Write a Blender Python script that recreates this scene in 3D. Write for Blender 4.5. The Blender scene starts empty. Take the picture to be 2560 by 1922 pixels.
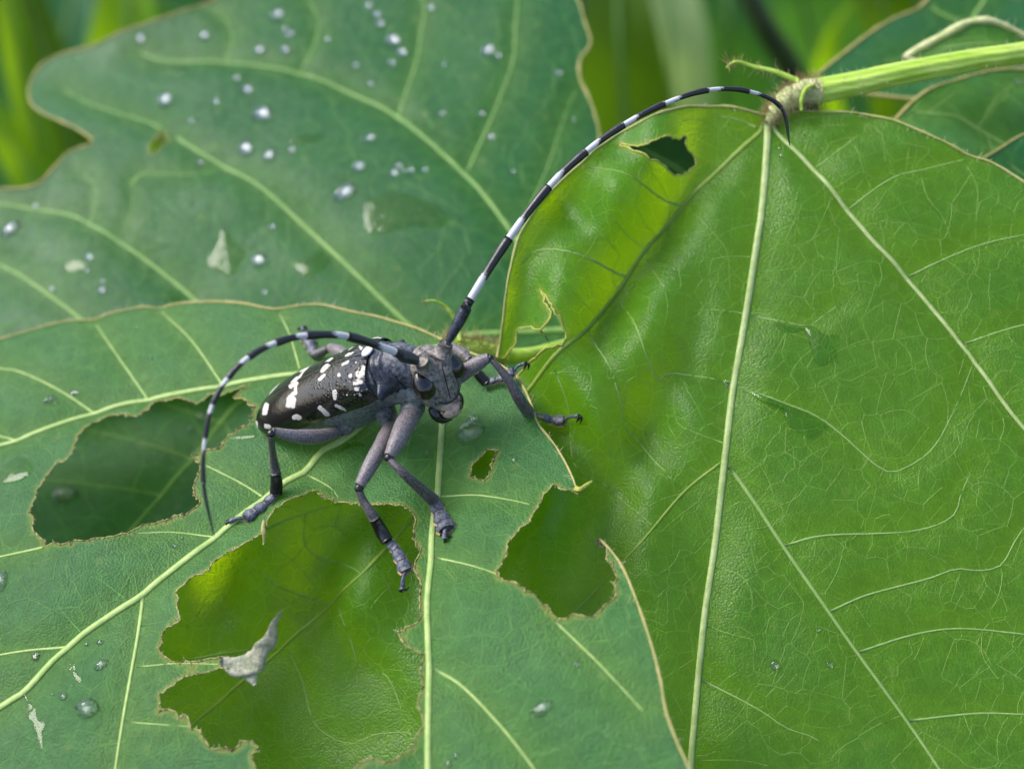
import bpy, math, random
import numpy as np
from mathutils import Vector, Matrix, noise
from mathutils.geometry import delaunay_2d_cdt

random.seed(7); rng = np.random.default_rng(7)
S = bpy.context.scene
COL = S.collection
# ------------------------------------------------------------------ camera, sky, sun, exposure
CM = 0.01                                   # everything below is laid out in centimetres
FPX = 3938.0                                # focal length in pixels of the 2560 px wide photograph
TH = math.radians(40)
R_ = np.array([1., 0, 0]); F_ = np.array([0, math.cos(TH), -math.sin(TH)]); U_ = np.array([0, math.sin(TH), math.cos(TH)])
C_ = -20.0 * F_
cam_d = bpy.data.cameras.new('camera'); cam = bpy.data.objects.new('camera', cam_d); COL.objects.link(cam)
cam.location = C_ * CM; cam.rotation_euler = (math.pi / 2 - TH, 0, 0)
cam_d.sensor_width = 36; cam_d.lens = 36 * FPX / 2560
cam_d.clip_start = 0.01; cam_d.clip_end = 400
cam_d.dof.use_dof = True; cam_d.dof.focus_distance = 0.190; cam_d.dof.aperture_fstop = 15.5
S.camera = cam
W = bpy.data.worlds.new('World'); S.world = W; W.use_nodes = True
wn = W.node_tree.nodes; sky = wn.new('ShaderNodeTexSky'); sky.sky_type = 'NISHITA'; sky.sun_disc = False
SUN_EL, SUN_AZ = math.radians(50), math.radians(-72)      # azimuth from +Y (away from the viewer), negative = left
sky.sun_elevation = SUN_EL; sky.sun_rotation = SUN_AZ
sky.air_density = 1.0; sky.dust_density = 2.4; sky.ozone_density = 1.0
W.node_tree.links.new(sky.outputs[0], wn['Background'].inputs[0]); wn['Background'].inputs[1].default_value = 0.115
sd = bpy.data.lights.new('sun', 'SUN'); so = bpy.data.objects.new('sun', sd); COL.objects.link(so)
sd.energy = 1.5; sd.angle = math.radians(30); sd.color = (1, .96, .9)
sdir = Vector((math.sin(SUN_AZ) * math.cos(SUN_EL), math.cos(SUN_AZ) * math.cos(SUN_EL), math.sin(SUN_EL)))
so.rotation_euler = (-sdir).to_track_quat('-Z', 'Y').to_euler(); so.location = sdir * 2
S.view_settings.view_transform = 'Standard'; S.view_settings.look = 'None'
S.view_settings.exposure = 1.5; S.view_settings.gamma = 1
S.render.engine = 'CYCLES'
S.cycles.max_bounces = 7; S.cycles.transmission_bounces = 7; S.cycles.transparent_max_bounces = 12

# ------------------------------------------------------------------ geometry helpers (cm)
def P(px, py, z): return C_ + z * (F_ + R_ * ((px - 1280) / FPX) + U_ * ((961 - py) / FPX))
def V(r, u, t):
    v = r * R_ + u * U_ - t * F_
    return v / np.linalg.norm(v)
def norm(v): return v / (np.linalg.norm(v) + 1e-12)
def project(p):
    q = np.atleast_2d(p) - C_; z = q @ F_
    return np.stack([1280 + FPX * (q @ R_) / z, 961 - FPX * (q @ U_) / z], 1), z
ORI = {}
def finish(o, parent, origin):
    COL.objects.link(o)
    if parent is not None: o.parent = parent
    ORI[o.name] = origin
    return o
def mesh(name, verts, faces, mat, parent=None, origin=None, smooth=True, kind=None, attrs=None):
    org = ORI[parent.name] if parent is not None else (np.zeros(3) if origin is None else origin)
    vs = (np.asarray(verts, float) - org) * CM
    me = bpy.data.meshes.new(name); me.from_pydata(vs.tolist(), [], [list(map(int, f)) for f in faces])
    if smooth: me.polygons.foreach_set('use_smooth', [True] * len(me.polygons))
    for k, (t, d) in (attrs or {}).items():
        a = me.attributes.new(k, t, 'POINT')
        a.data.foreach_set('vector' if t == 'FLOAT_VECTOR' else 'value', np.asarray(d, np.float32).ravel())
    me.materials.append(mat); me.update()
    o = bpy.data.objects.new(name, me)
    if parent is None: o.location = org * CM
    if kind: o['kind'] = kind
    return finish(o, parent, org)
def thing(name, label, cat, origin, group=None):
    o = bpy.data.objects.new(name, None); o.empty_display_size = 0.005
    o.location = np.asarray(origin) * CM; tag(o, label, cat, group)
    return finish(o, None, np.asarray(origin, float))
def tag(o, label, cat, group=None):
    o['label'] = label; o['category'] = cat
    if group: o['group'] = group
    return o
def catmull(pts, n=6):
    p = np.asarray(pts, float)
    if len(p) < 3:
        t = np.linspace(0, 1, n + 1)[:, None]; return p[0] * (1 - t) + p[-1] * t
    q = np.vstack([2 * p[0] - p[1], p, 2 * p[-1] - p[-2]]); out = []
    for i in range(1, len(q) - 2):
        for k in range(n):
            t = k / n
            out.append(.5 * (2 * q[i] + (q[i + 1] - q[i - 1]) * t + (2 * q[i - 1] - 5 * q[i] + 4 * q[i + 1] - q[i + 2]) * t * t + (3 * q[i] - q[i - 1] - 3 * q[i + 1] + q[i + 2]) * t ** 3))
    out.append(p[-1]); return np.array(out)
def resample(p, step):
    p = np.asarray(p, float); d = np.r_[0, np.cumsum(np.linalg.norm(np.diff(p, axis=0), axis=1))]
    n = max(2, int(d[-1] / step) + 1); t = np.linspace(0, d[-1], n)
    return np.stack([np.interp(t, d, p[:, k]) for k in range(p.shape[1])], 1)
def tube(pts, rad, seg=8, cap=True, up=None, flat=1.0, lobes=0, lobe_a=0.0):
    p = np.asarray(pts, float); n = len(p); r = np.interp(np.linspace(0, 1, n), np.linspace(0, 1, len(rad)), rad) if np.ndim(rad) else np.full(n, rad)
    T = np.gradient(p, axis=0); T /= np.linalg.norm(T, axis=1)[:, None] + 1e-12
    a = np.array([0, 0, 1.]) if up is None else np.asarray(up, float)
    vs, fs = [], []
    a0 = a if a.ndim == 1 else a[0]; N = a0 - T[0] * (a0 @ T[0])
    if np.linalg.norm(N) < 1e-3: N = np.cross(T[0], [1, 0, .3])
    for i in range(n):
        if up is not None:
            ai = a if a.ndim == 1 else a[i]; M = ai - T[i] * (ai @ T[i])
            N = M if np.linalg.norm(M) > 1e-3 else N
        N = N - T[i] * (N @ T[i]); N = norm(N); B = np.cross(T[i], N)
        for k in range(seg):
            th = 2 * math.pi * k / seg; rr = r[i] * (1 + lobe_a * math.cos(lobes * th)) if lobes else r[i]
            vs.append(p[i] + rr * (math.cos(th) * N * flat + math.sin(th) * B))
    for i in range(n - 1):
        for k in range(seg):
            k2 = (k + 1) % seg; fs.append((i * seg + k, (i + 1) * seg + k, (i + 1) * seg + k2, i * seg + k2))
    if cap:
        for i, s in ((0, -1), (n - 1, 1)):
            c = len(vs); vs.append(p[i] + T[i] * s * r[i] * .5)
            for k in range(seg):
                k2 = (k + 1) % seg
                fs.append((i * seg + k, i * seg + k2, c) if s > 0 else (i * seg + k2, i * seg + k, c))
    return np.array(vs), fs
def ellipsoid(c, ax, rad, nu=24, nv=16, power=1.0):
    vs, fs = [], []
    for j in range(nv + 1):
        ph = math.pi * j / nv
        for i in range(nu):
            th = 2 * math.pi * i / nu
            l = (math.sin(ph) * math.cos(th), math.sin(ph) * math.sin(th), math.cos(ph))
            l = [math.copysign(abs(q) ** power, q) for q in l]
            vs.append(c + sum(ax[k] * rad[k] * l[k] for k in range(3)))
    for j in range(nv):
        for i in range(nu):
            i2 = (i + 1) % nu; fs.append((j * nu + i, (j + 1) * nu + i, (j + 1) * nu + i2, j * nu + i2))
    return np.array(vs), fs
class Bag:
    def __init__(s): s.v = []; s.f = []; s.n = 0
    def add(s, vf):
        v, f = vf; s.v.append(np.asarray(v)); s.f += [[q + s.n for q in g] for g in f]; s.n += len(v); return s
    def get(s): return np.vstack(s.v), s.f
def hair(p, d, L, r=.005, bend=None):
    d = norm(d); q = np.cross(d, [.3, .5, .8]); q = norm(q); w = np.cross(d, q); b = np.zeros(3) if bend is None else bend
    vs = []; 
    for t, rr in ((0, 1), (.55, .7)):
        for k in range(3):
            th = 2.094 * k; vs.append(p + d * L * t + b * L * t * t + r * rr * (math.cos(th) * q + math.sin(th) * w))
    vs.append(p + d * L + b * L)
    fs = [(k, (k + 1) % 3, 3 + (k + 1) % 3, 3 + k) for k in range(3)] + [(3 + k, 3 + (k + 1) % 3, 6) for k in range(3)]
    return np.array(vs), fs

# ------------------------------------------------------------------ material helpers
def nm(name):
    m = bpy.data.materials.new(name); m.use_nodes = True; nt = m.node_tree
    return m, nt, nt.nodes['Principled BSDF'], nt.nodes['Material Output']
class NT:
    def __init__(s, nt): s.t = nt
    def n(s, typ, **kw):
        o = s.t.nodes.new(typ)
        for k, v in kw.items():
            if k.startswith('i_'): o.inputs[k[2:].replace('_', ' ')].default_value = v
            else: setattr(o, k, v)
        return o
    def l(s, a, b): s.t.links.new(a, b)
    def math(s, op, a, b=None, clamp=False):
        o = s.n('ShaderNodeMath', operation=op, use_clamp=clamp)
        for i, x in enumerate((a, b)):
            if x is None: continue
            if isinstance(x, (int, float)): o.inputs[i].default_value = x
            else: s.l(x, o.inputs[i])
        return o.outputs[0]
    def mix(s, f, a, b, blend='MIX'):
        o = s.n('ShaderNodeMix', data_type='RGBA', blend_type=blend)
        for i, x in ((0, f), (6, a), (7, b)):
            if isinstance(x, (int, float)): o.inputs[i].default_value = x
            elif isinstance(x, tuple): o.inputs[i].default_value = (*x, 1)
            else: s.l(x, o.inputs[i])
        return o.outputs[2]
    def ramp(s, x, a, b, lo=0., hi=1.):
        o = s.n('ShaderNodeMapRange', interpolation_type='SMOOTHSTEP'); s.l(x, o.inputs[0])
        for i, v in zip((1, 2, 3, 4), (a, b, lo, hi)): o.inputs[i].default_value = v
        return o.outputs[0]
    def noise(s, vec, scale, detail=3, rough=.55):
        o = s.n('ShaderNodeTexNoise'); o.inputs['Scale'].default_value = scale; o.inputs['Detail'].default_value = detail; o.inputs['Roughness'].default_value = rough
        if vec is not None: s.l(vec, o.inputs['Vector'])
        return o
def leaf_mat(name, base, base2, vein, trans, tmix=.38, rough=.42, fine=1.0, sheen=.0, spec=.5, net1=2.0, veinw=.30, bumpk=1.0):
    m, nt, bs, out = nm(name); g = NT(nt)
    uv = g.n('ShaderNodeAttribute', attribute_name='luv').outputs['Vector']
    vd = g.n('ShaderNodeAttribute', attribute_name='vd').outputs['Fac']
    warp = g.noise(uv, 1.6, 3); wv = g.n('ShaderNodeVectorMath', operation='SCALE'); g.l(warp.outputs['Color'], wv.inputs[0]); wv.inputs['Scale'].default_value = .16
    ad = g.n('ShaderNodeVectorMath', operation='ADD'); g.l(uv, ad.inputs[0]); g.l(wv.outputs[0], ad.inputs[1]); uvw = ad.outputs[0]
    def vor(scale):
        o = g.n('ShaderNodeTexVoronoi', feature='DISTANCE_TO_EDGE', voronoi_dimensions='2D'); o.inputs['Scale'].default_value = scale; g.l(uvw, o.inputs['Vector']); return o.outputs['Distance']
    v1, v2 = vor(net1), vor(net1 * 2.9)
    l1 = g.ramp(v1, .012, .045, 1, 0); l2 = g.ramp(v2, .02, .10, 1, 0)
    brk = g.ramp(g.noise(uv, 1.1, 2).outputs[0], .38, .6)
    brk2 = g.ramp(g.noise(uv, .8, 2).outputs[0], .42, .62)
    lines = g.math('MAXIMUM', g.math('MULTIPLY', l1, g.math('MULTIPLY_ADD', brk, .7)), g.math('MULTIPLY', g.math('MULTIPLY', l2, brk2), .34))
    big = g.ramp(g.noise(uv, .35, 3).outputs[0], .32, .68)
    ed = g.n('ShaderNodeAttribute', attribute_name='ed').outputs['Fac']
    spk = g.ramp(g.noise(uv, 26, 2, .7).outputs[0], .58, .72)
    c = g.mix(big, base, base2)
    c = g.mix(g.math('MULTIPLY', g.ramp(vd, .0, .16, 1, 0), .35), c, tuple(.6 * a + .4 * b for a, b in zip(base2, vein)))
    c = g.mix(g.math('MULTIPLY', g.ramp(vd, .0, .55, 1, 0), .5), c, (base2[0] * 1.25, base2[1] * 1.0, base2[2] * .35))  # yellower zone along veins paints in how their slopes miss the sky reflection
    c = g.mix(g.math('MULTIPLY', lines, veinw), c, vein)
    mott = g.noise(uv, 5.5, 4, .65).outputs[0]
    c = g.mix(g.ramp(mott, .35, .68), g.mix(1.0, c, (.80, .82, .84), 'MULTIPLY'), g.mix(1.0, c, (1.14, 1.10, 1.06), 'MULTIPLY'))
    c = g.mix(g.math('MULTIPLY', spk, .30 * fine), c, tuple(min(1, x * 1.7 + .03) for x in base2))
    blem = g.n('ShaderNodeTexVoronoi', feature='F1', voronoi_dimensions='2D'); blem.inputs['Scale'].default_value = .9; g.l(uv, blem.inputs['Vector'])
    c = g.mix(g.math('MULTIPLY', g.ramp(blem.outputs['Distance'], .03, .075, 1, 0), .2), c, (.22, .30, .07))
    edn = g.math('ADD', ed, g.math('MULTIPLY', g.math('SUBTRACT', g.noise(uv, 7, 3).outputs[0], .5), .12))
    c = g.mix(g.math('MULTIPLY', g.ramp(edn, .0, .07, 1, 0), .5), c, (.28, .34, .05))
    c = g.mix(g.math('MULTIPLY', g.ramp(edn, -.02, .035, 1, 0), .6), c, (.17, .12, .05))
    fn = g.noise(uv, 17, 4, .65).outputs[0]
    cell = g.n('ShaderNodeTexVoronoi', feature='F1', voronoi_dimensions='2D'); cell.inputs['Scale'].default_value = 30; g.l(uv, cell.inputs['Vector'])
    hsum = g.math('ADD', g.math('MULTIPLY', lines, .16), g.math('ADD', g.math('MULTIPLY', fn, .28 * fine), g.math('MULTIPLY', cell.outputs['Distance'], -.26 * fine)))
    med = g.noise(uv, 2.6, 2).outputs[0]
    hsum = g.math('ADD', hsum, g.math('MULTIPLY', med, .7))
    bp = g.n('ShaderNodeBump'); bp.inputs['Strength'].default_value = .55 * bumpk; bp.inputs['Distance'].default_value = .0006; g.l(hsum, bp.inputs['Height'])
    g.l(c, bs.inputs['Base Color']); g.l(bp.outputs[0], bs.inputs['Normal'])
    rr = g.ramp(g.noise(uv, .9, 3).outputs[0], .3, .7, rough - .07, rough + .1); g.l(rr, bs.inputs['Roughness'])
    bs.inputs['Specular IOR Level'].default_value = spec; bs.inputs['Sheen Weight'].default_value = sheen; bs.inputs['Sheen Roughness'].default_value = .5
    tr = g.n('ShaderNodeBsdfTranslucent'); tc = g.mix(g.math('MULTIPLY', lines, .5), trans, tuple(min(1, x * 1.35) for x in trans)); g.l(tc, tr.inputs[0]); g.l(bp.outputs[0], tr.inputs['Normal'])
    mx = g.n('ShaderNodeMixShader'); mx.inputs[0].default_value = tmix; g.l(bs.outputs[0], mx.inputs[1]); g.l(tr.outputs[0], mx.inputs[2]); g.l(mx.outputs[0], out.inputs[0])
    return m
def plain(name, c1, c2, scale=400, rough=.55, spec=.4, bump=.25, sheen=0., stretch=None, trans=0., coat=0., lo=.35, hi=.65, dist=.0002):
    m, nt, bs, out = nm(name); g = NT(nt)
    tc = g.n('ShaderNodeTexCoord').outputs['Object']
    if stretch:
        mp = g.n('ShaderNodeMapping'); mp.inputs['Scale'].default_value = stretch; g.l(tc, mp.inputs[0]); tc = mp.outputs[0]
    nz = g.noise(tc, scale, 4, .6); f = g.ramp(nz.outputs[0], lo, hi)
    g.l(g.mix(f, c1, c2), bs.inputs['Base Color']); bs.inputs['Roughness'].default_value = rough; bs.inputs['Specular IOR Level'].default_value = spec
    bs.inputs['Sheen Weight'].default_value = sheen; bs.inputs['Coat Weight'].default_value = coat; bs.inputs['Coat Roughness'].default_value = .12
    b2 = g.noise(tc, scale * 3, 3)
    bp = g.n('ShaderNodeBump'); bp.inputs['Strength'].default_value = bump; bp.inputs['Distance'].default_value = dist
    g.l(g.math('ADD', nz.outputs[0], b2.outputs[0]), bp.inputs['Height']); g.l(bp.outputs[0], bs.inputs['Normal'])
    if trans:
        tr = g.n('ShaderNodeBsdfTranslucent'); tr.inputs[0].default_value = (*c2, 1); mx = g.n('ShaderNodeMixShader'); mx.inputs[0].default_value = trans
        g.l(bs.outputs[0], mx.inputs[1]); g.l(tr.outputs[0], mx.inputs[2]); g.l(mx.outputs[0], out.inputs[0])
    return m
M = {}
M['leafA'] = leaf_mat('leaf_blue_green', (.034, .138, .042), (.052, .170, .050), (.24, .40, .13), (.36, .56, .006), .44, .44, net1=3.4, veinw=.22, spec=.24, bumpk=.95)
M['leafB'] = leaf_mat('leaf_fresh_green', (.040, .158, .018), (.060, .195, .018), (.20, .42, .06), (.52, .78, .003), .52, .36, net1=4.2, veinw=.20, spec=.34, bumpk=.8, fine=.9)
M['leafD'] = leaf_mat('leaf_rear_green', (.022, .108, .040), (.034, .135, .045), (.22, .40, .10), (.22, .46, .012), .38, .37, net1=2.2, veinw=.15, fine=.5, spec=.20)
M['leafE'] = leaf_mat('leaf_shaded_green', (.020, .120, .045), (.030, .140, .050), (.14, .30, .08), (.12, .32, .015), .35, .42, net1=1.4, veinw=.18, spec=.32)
M['leafN'] = leaf_mat('leaf_painted_shade_green', (.008, .045, .022), (.012, .058, .027), (.08, .2, .06), (.03, .10, .01), .2, .5, net1=1.4, veinw=.15, spec=.2)  # green darkened to paint in the shade behind the bright leaf's hole
M['leafF'] = leaf_mat('leaf_side_green', (.042, .165, .040), (.060, .190, .045), (.24, .40, .10), (.22, .48, .015), .40, .42, net1=1.4, veinw=.18, spec=.34)
M['leafK'] = leaf_mat('leaf_bright_back', (.08, .21, .006), (.11, .25, .008), (.30, .45, .08), (.36, .60, .004), .5, .45, net1=1.0, veinw=.1, spec=.3)
M['leafP'] = leaf_mat('leaf_pale_back', (.20, .30, .13), (.25, .35, .17), (.3, .4, .2), (.45, .60, .15), .5, .5, net1=1.0, veinw=.1, spec=.3)
M['leafO'] = leaf_mat('leaf_olive_back', (.045, .11, .004), (.06, .13, .005), (.15, .25, .05), (.12, .24, .002), .40, .45, net1=1.0, veinw=.1, spec=.25)
M['veinA'] = plain('vein_pale_green', (.25, .38, .095), (.34, .46, .14), 700, .5, .4, .3, trans=.15)
M['veinB'] = plain('vein_pale_olive', (.26, .36, .11), (.36, .44, .18), 700, .5, .4, .35, trans=.15)
M['veinL'] = plain('vein_yellow_green', (.24, .38, .05), (.33, .45, .08), 700, .5, .4, .3, trans=.45)
M['veinD'] = plain('vein_rear_green', (.15, .30, .07), (.21, .36, .095), 500, .5, .4, .2, trans=.2)
M['vein2'] = plain('vein_soft_green', (.29, .46, .13), (.36, .52, .17), 700, .5, .3, .2, trans=.45)
M['vein3'] = plain('vein_faint_green', (.08, .24, .055), (.12, .29, .07), 700, .5, .3, .2, trans=.2)
M['vein3B'] = plain('vein_faint_fresh_green', (.26, .46, .09), (.33, .52, .12), 700, .5, .3, .2, trans=.5)
M['margin'] = plain('margin_straw', (.30, .29, .09), (.42, .36, .14), 900, .6, .3, .4, trans=.15)
M['marginG'] = plain('margin_green_straw', (.28, .32, .08), (.40, .38, .14), 900, .6, .3, .4, trans=.15)
M['chew'] = plain('chewed_brown', (.07, .045, .022), (.34, .33, .13), 1800, .8, .2, .8, lo=.36, hi=.6)
M['chewY'] = plain('chewed_yellow', (.34, .34, .08), (.42, .46, .10), 1500, .7, .2, .6, trans=.2)
M['hair'] = plain('leaf_hair', (.50, .48, .30), (.60, .58, .42), 300, .5, .4, .1, trans=.3)
M['hairB'] = plain('brown_hair', (.32, .22, .09), (.45, .36, .16), 300, .5, .4, .1, trans=.3)
M['petiole'] = plain('petiole_green', (.28, .46, .035), (.47, .62, .11), 500, .42, .4, .6, stretch=(.12, 1.6, 1.6), trans=.12)
M['pulv'] = plain('pulvinus_tan', (.34, .40, .14), (.52, .50, .26), 900, .7, .3, .9, sheen=.3)
M['dry'] = plain('dry_shred', (.19, .21, .14), (.36, .35, .26), 900, .8, .2, .9)
M['water'], nt, bs, _ = nm('water')
bs.inputs['Transmission Weight'].default_value = 1; bs.inputs['IOR'].default_value = 1.333; bs.inputs['Roughness'].default_value = .0; bs.inputs['Base Color'].default_value = (1, 1, 1, 1)

for key, wgt in (('airfilm', .24), ('airfilm2', .06)):
  m, nt, bs, out = nm('air_film_under_drop'); g = NT(nt); gl = g.n('ShaderNodeBsdfGlossy'); gl.inputs['Roughness'].default_value = .35; gl.inputs[0].default_value = (.88, .93, 1, 1)
  tp_ = g.n('ShaderNodeBsdfTransparent'); mx = g.n('ShaderNodeMixShader'); mx.inputs[0].default_value = wgt; g.l(tp_.outputs[0], mx.inputs[1]); g.l(gl.outputs[0], mx.inputs[2]); g.l(mx.outputs[0], out.inputs[0]); M[key] = m
m, nt, bs, out = nm('water_film'); g = NT(nt); gl = g.n('ShaderNodeBsdfGlossy'); gl.inputs['Roughness'].default_value = .04; tp_ = g.n('ShaderNodeBsdfTransparent'); tp_.inputs[0].default_value = (.74, .86, .62, 1)
geo = g.n('ShaderNodeNewGeometry'); dt = g.n('ShaderNodeVectorMath', operation='DOT_PRODUCT'); g.l(geo.outputs['Incoming'], dt.inputs[1]); sch = g.math('ADD', g.math('MULTIPLY', g.math('POWER', g.math('SUBTRACT', 1.0, g.math('ABSOLUTE', dt.outputs['Value']), True), 5.0), .98), .02); tcw = g.n('ShaderNodeTexCoord').outputs['Object']; bp = g.n('ShaderNodeBump'); bp.inputs['Strength'].default_value = .5; bp.inputs['Distance'].default_value = .0003; g.l(g.noise(tcw, 500, 2).outputs[0], bp.inputs['Height'])
g.l(bp.outputs[0], gl.inputs['Normal']); g.l(bp.outputs[0], dt.inputs[0]); mx = g.n('ShaderNodeMixShader'); g.l(sch, mx.inputs[0]); g.l(tp_.outputs[0], mx.inputs[1]); g.l(gl.outputs[0], mx.inputs[2]); g.l(mx.outputs[0], out.inputs[0]); M['film'] = m
# ------------------------------------------------------------------ leaf builder
def fbm(u, v, f, seed): return np.array([noise.noise(Vector((a * f + seed, b * f - seed, seed * .37))) for a, b in zip(np.ravel(u), np.ravel(v))])
def seg_dist(pts, segs):
    if len(segs) == 0: return np.full(len(pts), 9.)
    out = np.full(len(pts), 9.); a = segs[:, 0]; b = segs[:, 1]; ab = b - a; L = (ab ** 2).sum(1) + 1e-12
    for i in range(0, len(pts), 1500):
        p = pts[i:i + 1500][:, None]; t = np.clip(((p - a) * ab).sum(2) / L, 0, 1)
        out[i:i + 1500] = np.sqrt(((p - a - t[..., None] * ab) ** 2).sum(2)).min(1)
    return out
def inside(pts, poly):
    x, y = pts[:, 0], pts[:, 1]; r = np.zeros(len(pts), bool); n = len(poly)
    for i in range(n):
        x1, y1 = poly[i]; x2, y2 = poly[(i + 1) % n]
        if y1 == y2: continue
        r ^= ((y1 > y) != (y2 > y)) & (x < (x2 - x1) * (y - y1) / (y2 - y1) + x1)
    return r
class Leaf:
    def __init__(s, p0, z0, n, macro=None, amp=.1, freq=.4, seed=1., g1=.05, g2=.025, w1=.3, w2=.16):
        s.O = P(*p0, z0); s.n = V(*n); s.e1 = norm(R_ - s.n * (R_ @ s.n)); s.e2 = np.cross(s.n, s.e1)
        s.macro = macro; s.amp, s.freq, s.seed, s.g1, s.g2, s.w1, s.w2 = amp, freq, seed, g1, g2, w1, w2
        s.s1 = np.zeros((0, 2, 2)); s.s2 = np.zeros((0, 2, 2))
    def h(s, uv):
        u, v = uv[:, 0], uv[:, 1]; o = s.amp * fbm(u, v, s.freq, s.seed) + s.amp * .4 * fbm(u, v, s.freq * 2.4, s.seed + 9)
        if s.macro: o = o + s.macro(u, v)
        if len(s.s1): o = o - s.g1 * np.exp(-(seg_dist(uv, s.s1) / s.w1) ** 2)
        if len(s.s2): o = o - s.g2 * np.exp(-(seg_dist(uv, s.s2) / s.w2) ** 2)
        return o
    def uv(s, px):
        px = np.atleast_2d(np.asarray(px, float)); d = F_ + np.outer((px[:, 0] - 1280) / FPX, R_) + np.outer((961 - px[:, 1]) / FPX, U_)
        dn = d @ s.n; hh = np.zeros(len(px))
        for _ in range(9):
            t = (((s.O - C_) @ s.n) + hh) / dn; q = C_ + d * t[:, None] - s.O
            r = np.stack([q @ s.e1, q @ s.e2], 1); hh = .4 * hh + .6 * s.h(r)
        return r
    def w(s, uv, off=0.):
        uv = np.atleast_2d(uv); return s.O + np.outer(uv[:, 0], s.e1) + np.outer(uv[:, 1], s.e2) + np.outer(s.h(uv) + off, s.n)
    def at(s, px, off=0.): return s.w(s.uv(px), off)[0]
    def nrm(s, uv):
        uv = np.atleast_2d(uv); e = .03
        a = s.w(uv + [e, 0]) - s.w(uv - [e, 0]); b = s.w(uv + [0, e]) - s.w(uv - [0, e]); n = np.cross(a, b); return n / np.linalg.norm(n, axis=1)[:, None]
    def build(s, name, label, cat, base_px, outline, holes, veins, mats, grid=.125, group=None, hairs=0, hair_len=.09, fringe=0):
        s.root = thing(name, label, cat, s.at(base_px), group)
        flat = [(s.uv(v[0]), *v[1:]) for v in veins]
        sm = [(catmull(v[0], 6), v[1] * (.62 if v[3] == 3 else .78 if v[3] == 2 else .9), v[2] * (.4 if v[3] == 3 else .6 if v[3] == 2 else .9), *v[3:]) for v in flat]
        sg = lambda q: np.stack([q[:-1], q[1:]], 1)
        a = [sg(v[0]) for v in sm if v[3] == 1]; b = [sg(v[0]) for v in sm if v[3] == 2]
        s.s1 = np.vstack(a) if a else s.s1; s.s2 = np.vstack(b) if b else s.s2
        # boundary loops
        def ring(parts):
            loop, rims = [], []
            for typ, pts in parts:
                q = s.uv(pts)
                q = resample(catmull(q, 6) if typ in 'nh' else q, .07 if typ in 'nh' else .045)
                if typ in 'cy':
                    k = np.arange(len(q)); sd = random.random() * 99
                    for a_, f_ in ((.07, .22), (.045, .8), (.03, 1.7)) if typ == 'c' else ((.035, .3), (.035, .9)):
                        q[1:-1] += a_ * np.array([[noise.noise(Vector((i * f_, sd, 0))), noise.noise(Vector((i * f_, sd, 5)))] for i in k[1:-1]])
                loop += list(q[:-1]); rims.append((typ, q))
            return np.array(loop), rims
        outer, rims = ring(outline); hl = []
        for hp in holes:
            lp, rm = ring(hp); hl.append(lp); rims += rm
        lo, hi = outer.min(0), outer.max(0); xs = np.arange(lo[0], hi[0], grid); ys = np.arange(lo[1], hi[1], grid * .866)
        gp = np.array([(x + (grid / 2 if j % 2 else 0), y) for j, y in enumerate(ys) for x in xs]); gp += rng.uniform(-.15, .15, gp.shape) * grid
        ok = inside(gp, outer)
        for q in hl: ok &= ~inside(gp, q)
        gp = gp[ok]
        bs_ = np.vstack([np.stack([q, np.roll(q, -1, 0)], 1) for q in [outer] + hl])
        gp = gp[seg_dist(gp, bs_) > grid * .4]
        vs = list(map(Vector, np.vstack([outer] + hl + [gp]).tolist())); ed = []; o = 0
        for q in [outer] + hl:
            n = len(q); ed += [(o + i, o + (i + 1) % n) for i in range(n)]; o += n
        r = delaunay_2d_cdt(vs, ed, [], 0, 1e-5)
        pv = np.array([tuple(q) for q in r[0]]); tri = np.array(r[2]); cen = pv[tri].mean(1)
        ok = inside(cen, outer)
        for q in hl: ok &= ~inside(cen, q)
        tri = tri[ok]; wv = s.w(pv)
        alls = np.vstack([s.s1, s.s2]); vd = seg_dist(pv, alls); cs_ = [np.stack([q[:-1], q[1:]], 1) for t_, q in rims if t_ in 'cy']; ed_ = seg_dist(pv, np.vstack(cs_)) if cs_ else np.full(len(pv), 9.)
        s.blade = mesh('leaf_blade', wv, tri, mats['blade'], s.root, attrs={'luv': ('FLOAT_VECTOR', np.c_[pv, np.zeros(len(pv))]), 'vd': ('FLOAT', vd), 'ed': ('FLOAT', ed_)})
        # veins
        for i, (q, r0, r1, lev, *mm) in enumerate(sm):
            q = resample(q, .12); k = np.ones(len(q), bool)
            k &= inside(q, outer)
            for hq in hl: k &= ~inside(q, hq)
            runs, cur = [], []
            for j in range(len(q)):
                if k[j]: cur.append(j)
                elif cur: runs.append(cur); cur = []
            if cur: runs.append(cur)
            rad = np.linspace(r0, r1, len(q))
            for run in runs:
                if len(run) < 3: continue
                w_ = s.w(q[run], .12 * rad[run].mean()); nn = s.nrm(q[run])
                mesh('midrib' if (lev == 1) else 'vein', *tube(w_, rad[run], 8 if lev == 1 else 6, up=nn, flat=.55), mm[0] if mm else mats['vein'] if lev == 1 else mats.get('vein%d' % lev, mats['vein']), s.root)
        if mats.get('net'):
            sp_ = mats['net']; lo2, hi2 = outer.min(0), outer.max(0); e1n, e2n = mats.get('netdir', (1., 0.)), None
            c_, s_ = e1n; ex = mats.get('netasp', 1.35)
            pts = np.array([(x, y) for x in np.arange(-14, 14, sp_ * ex) for y in np.arange(-14, 14, sp_ / ex)]); pts += rng.uniform(-.46, .46, pts.shape) * [sp_ * ex, sp_ / ex]
            pts = np.stack([pts[:, 0] * c_ - pts[:, 1] * s_, pts[:, 0] * s_ + pts[:, 1] * c_], 1) + (lo2 + hi2) / 2
            pts = pts[((pts > lo2 - .6) & (pts < hi2 + .6)).all(1)]
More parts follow.
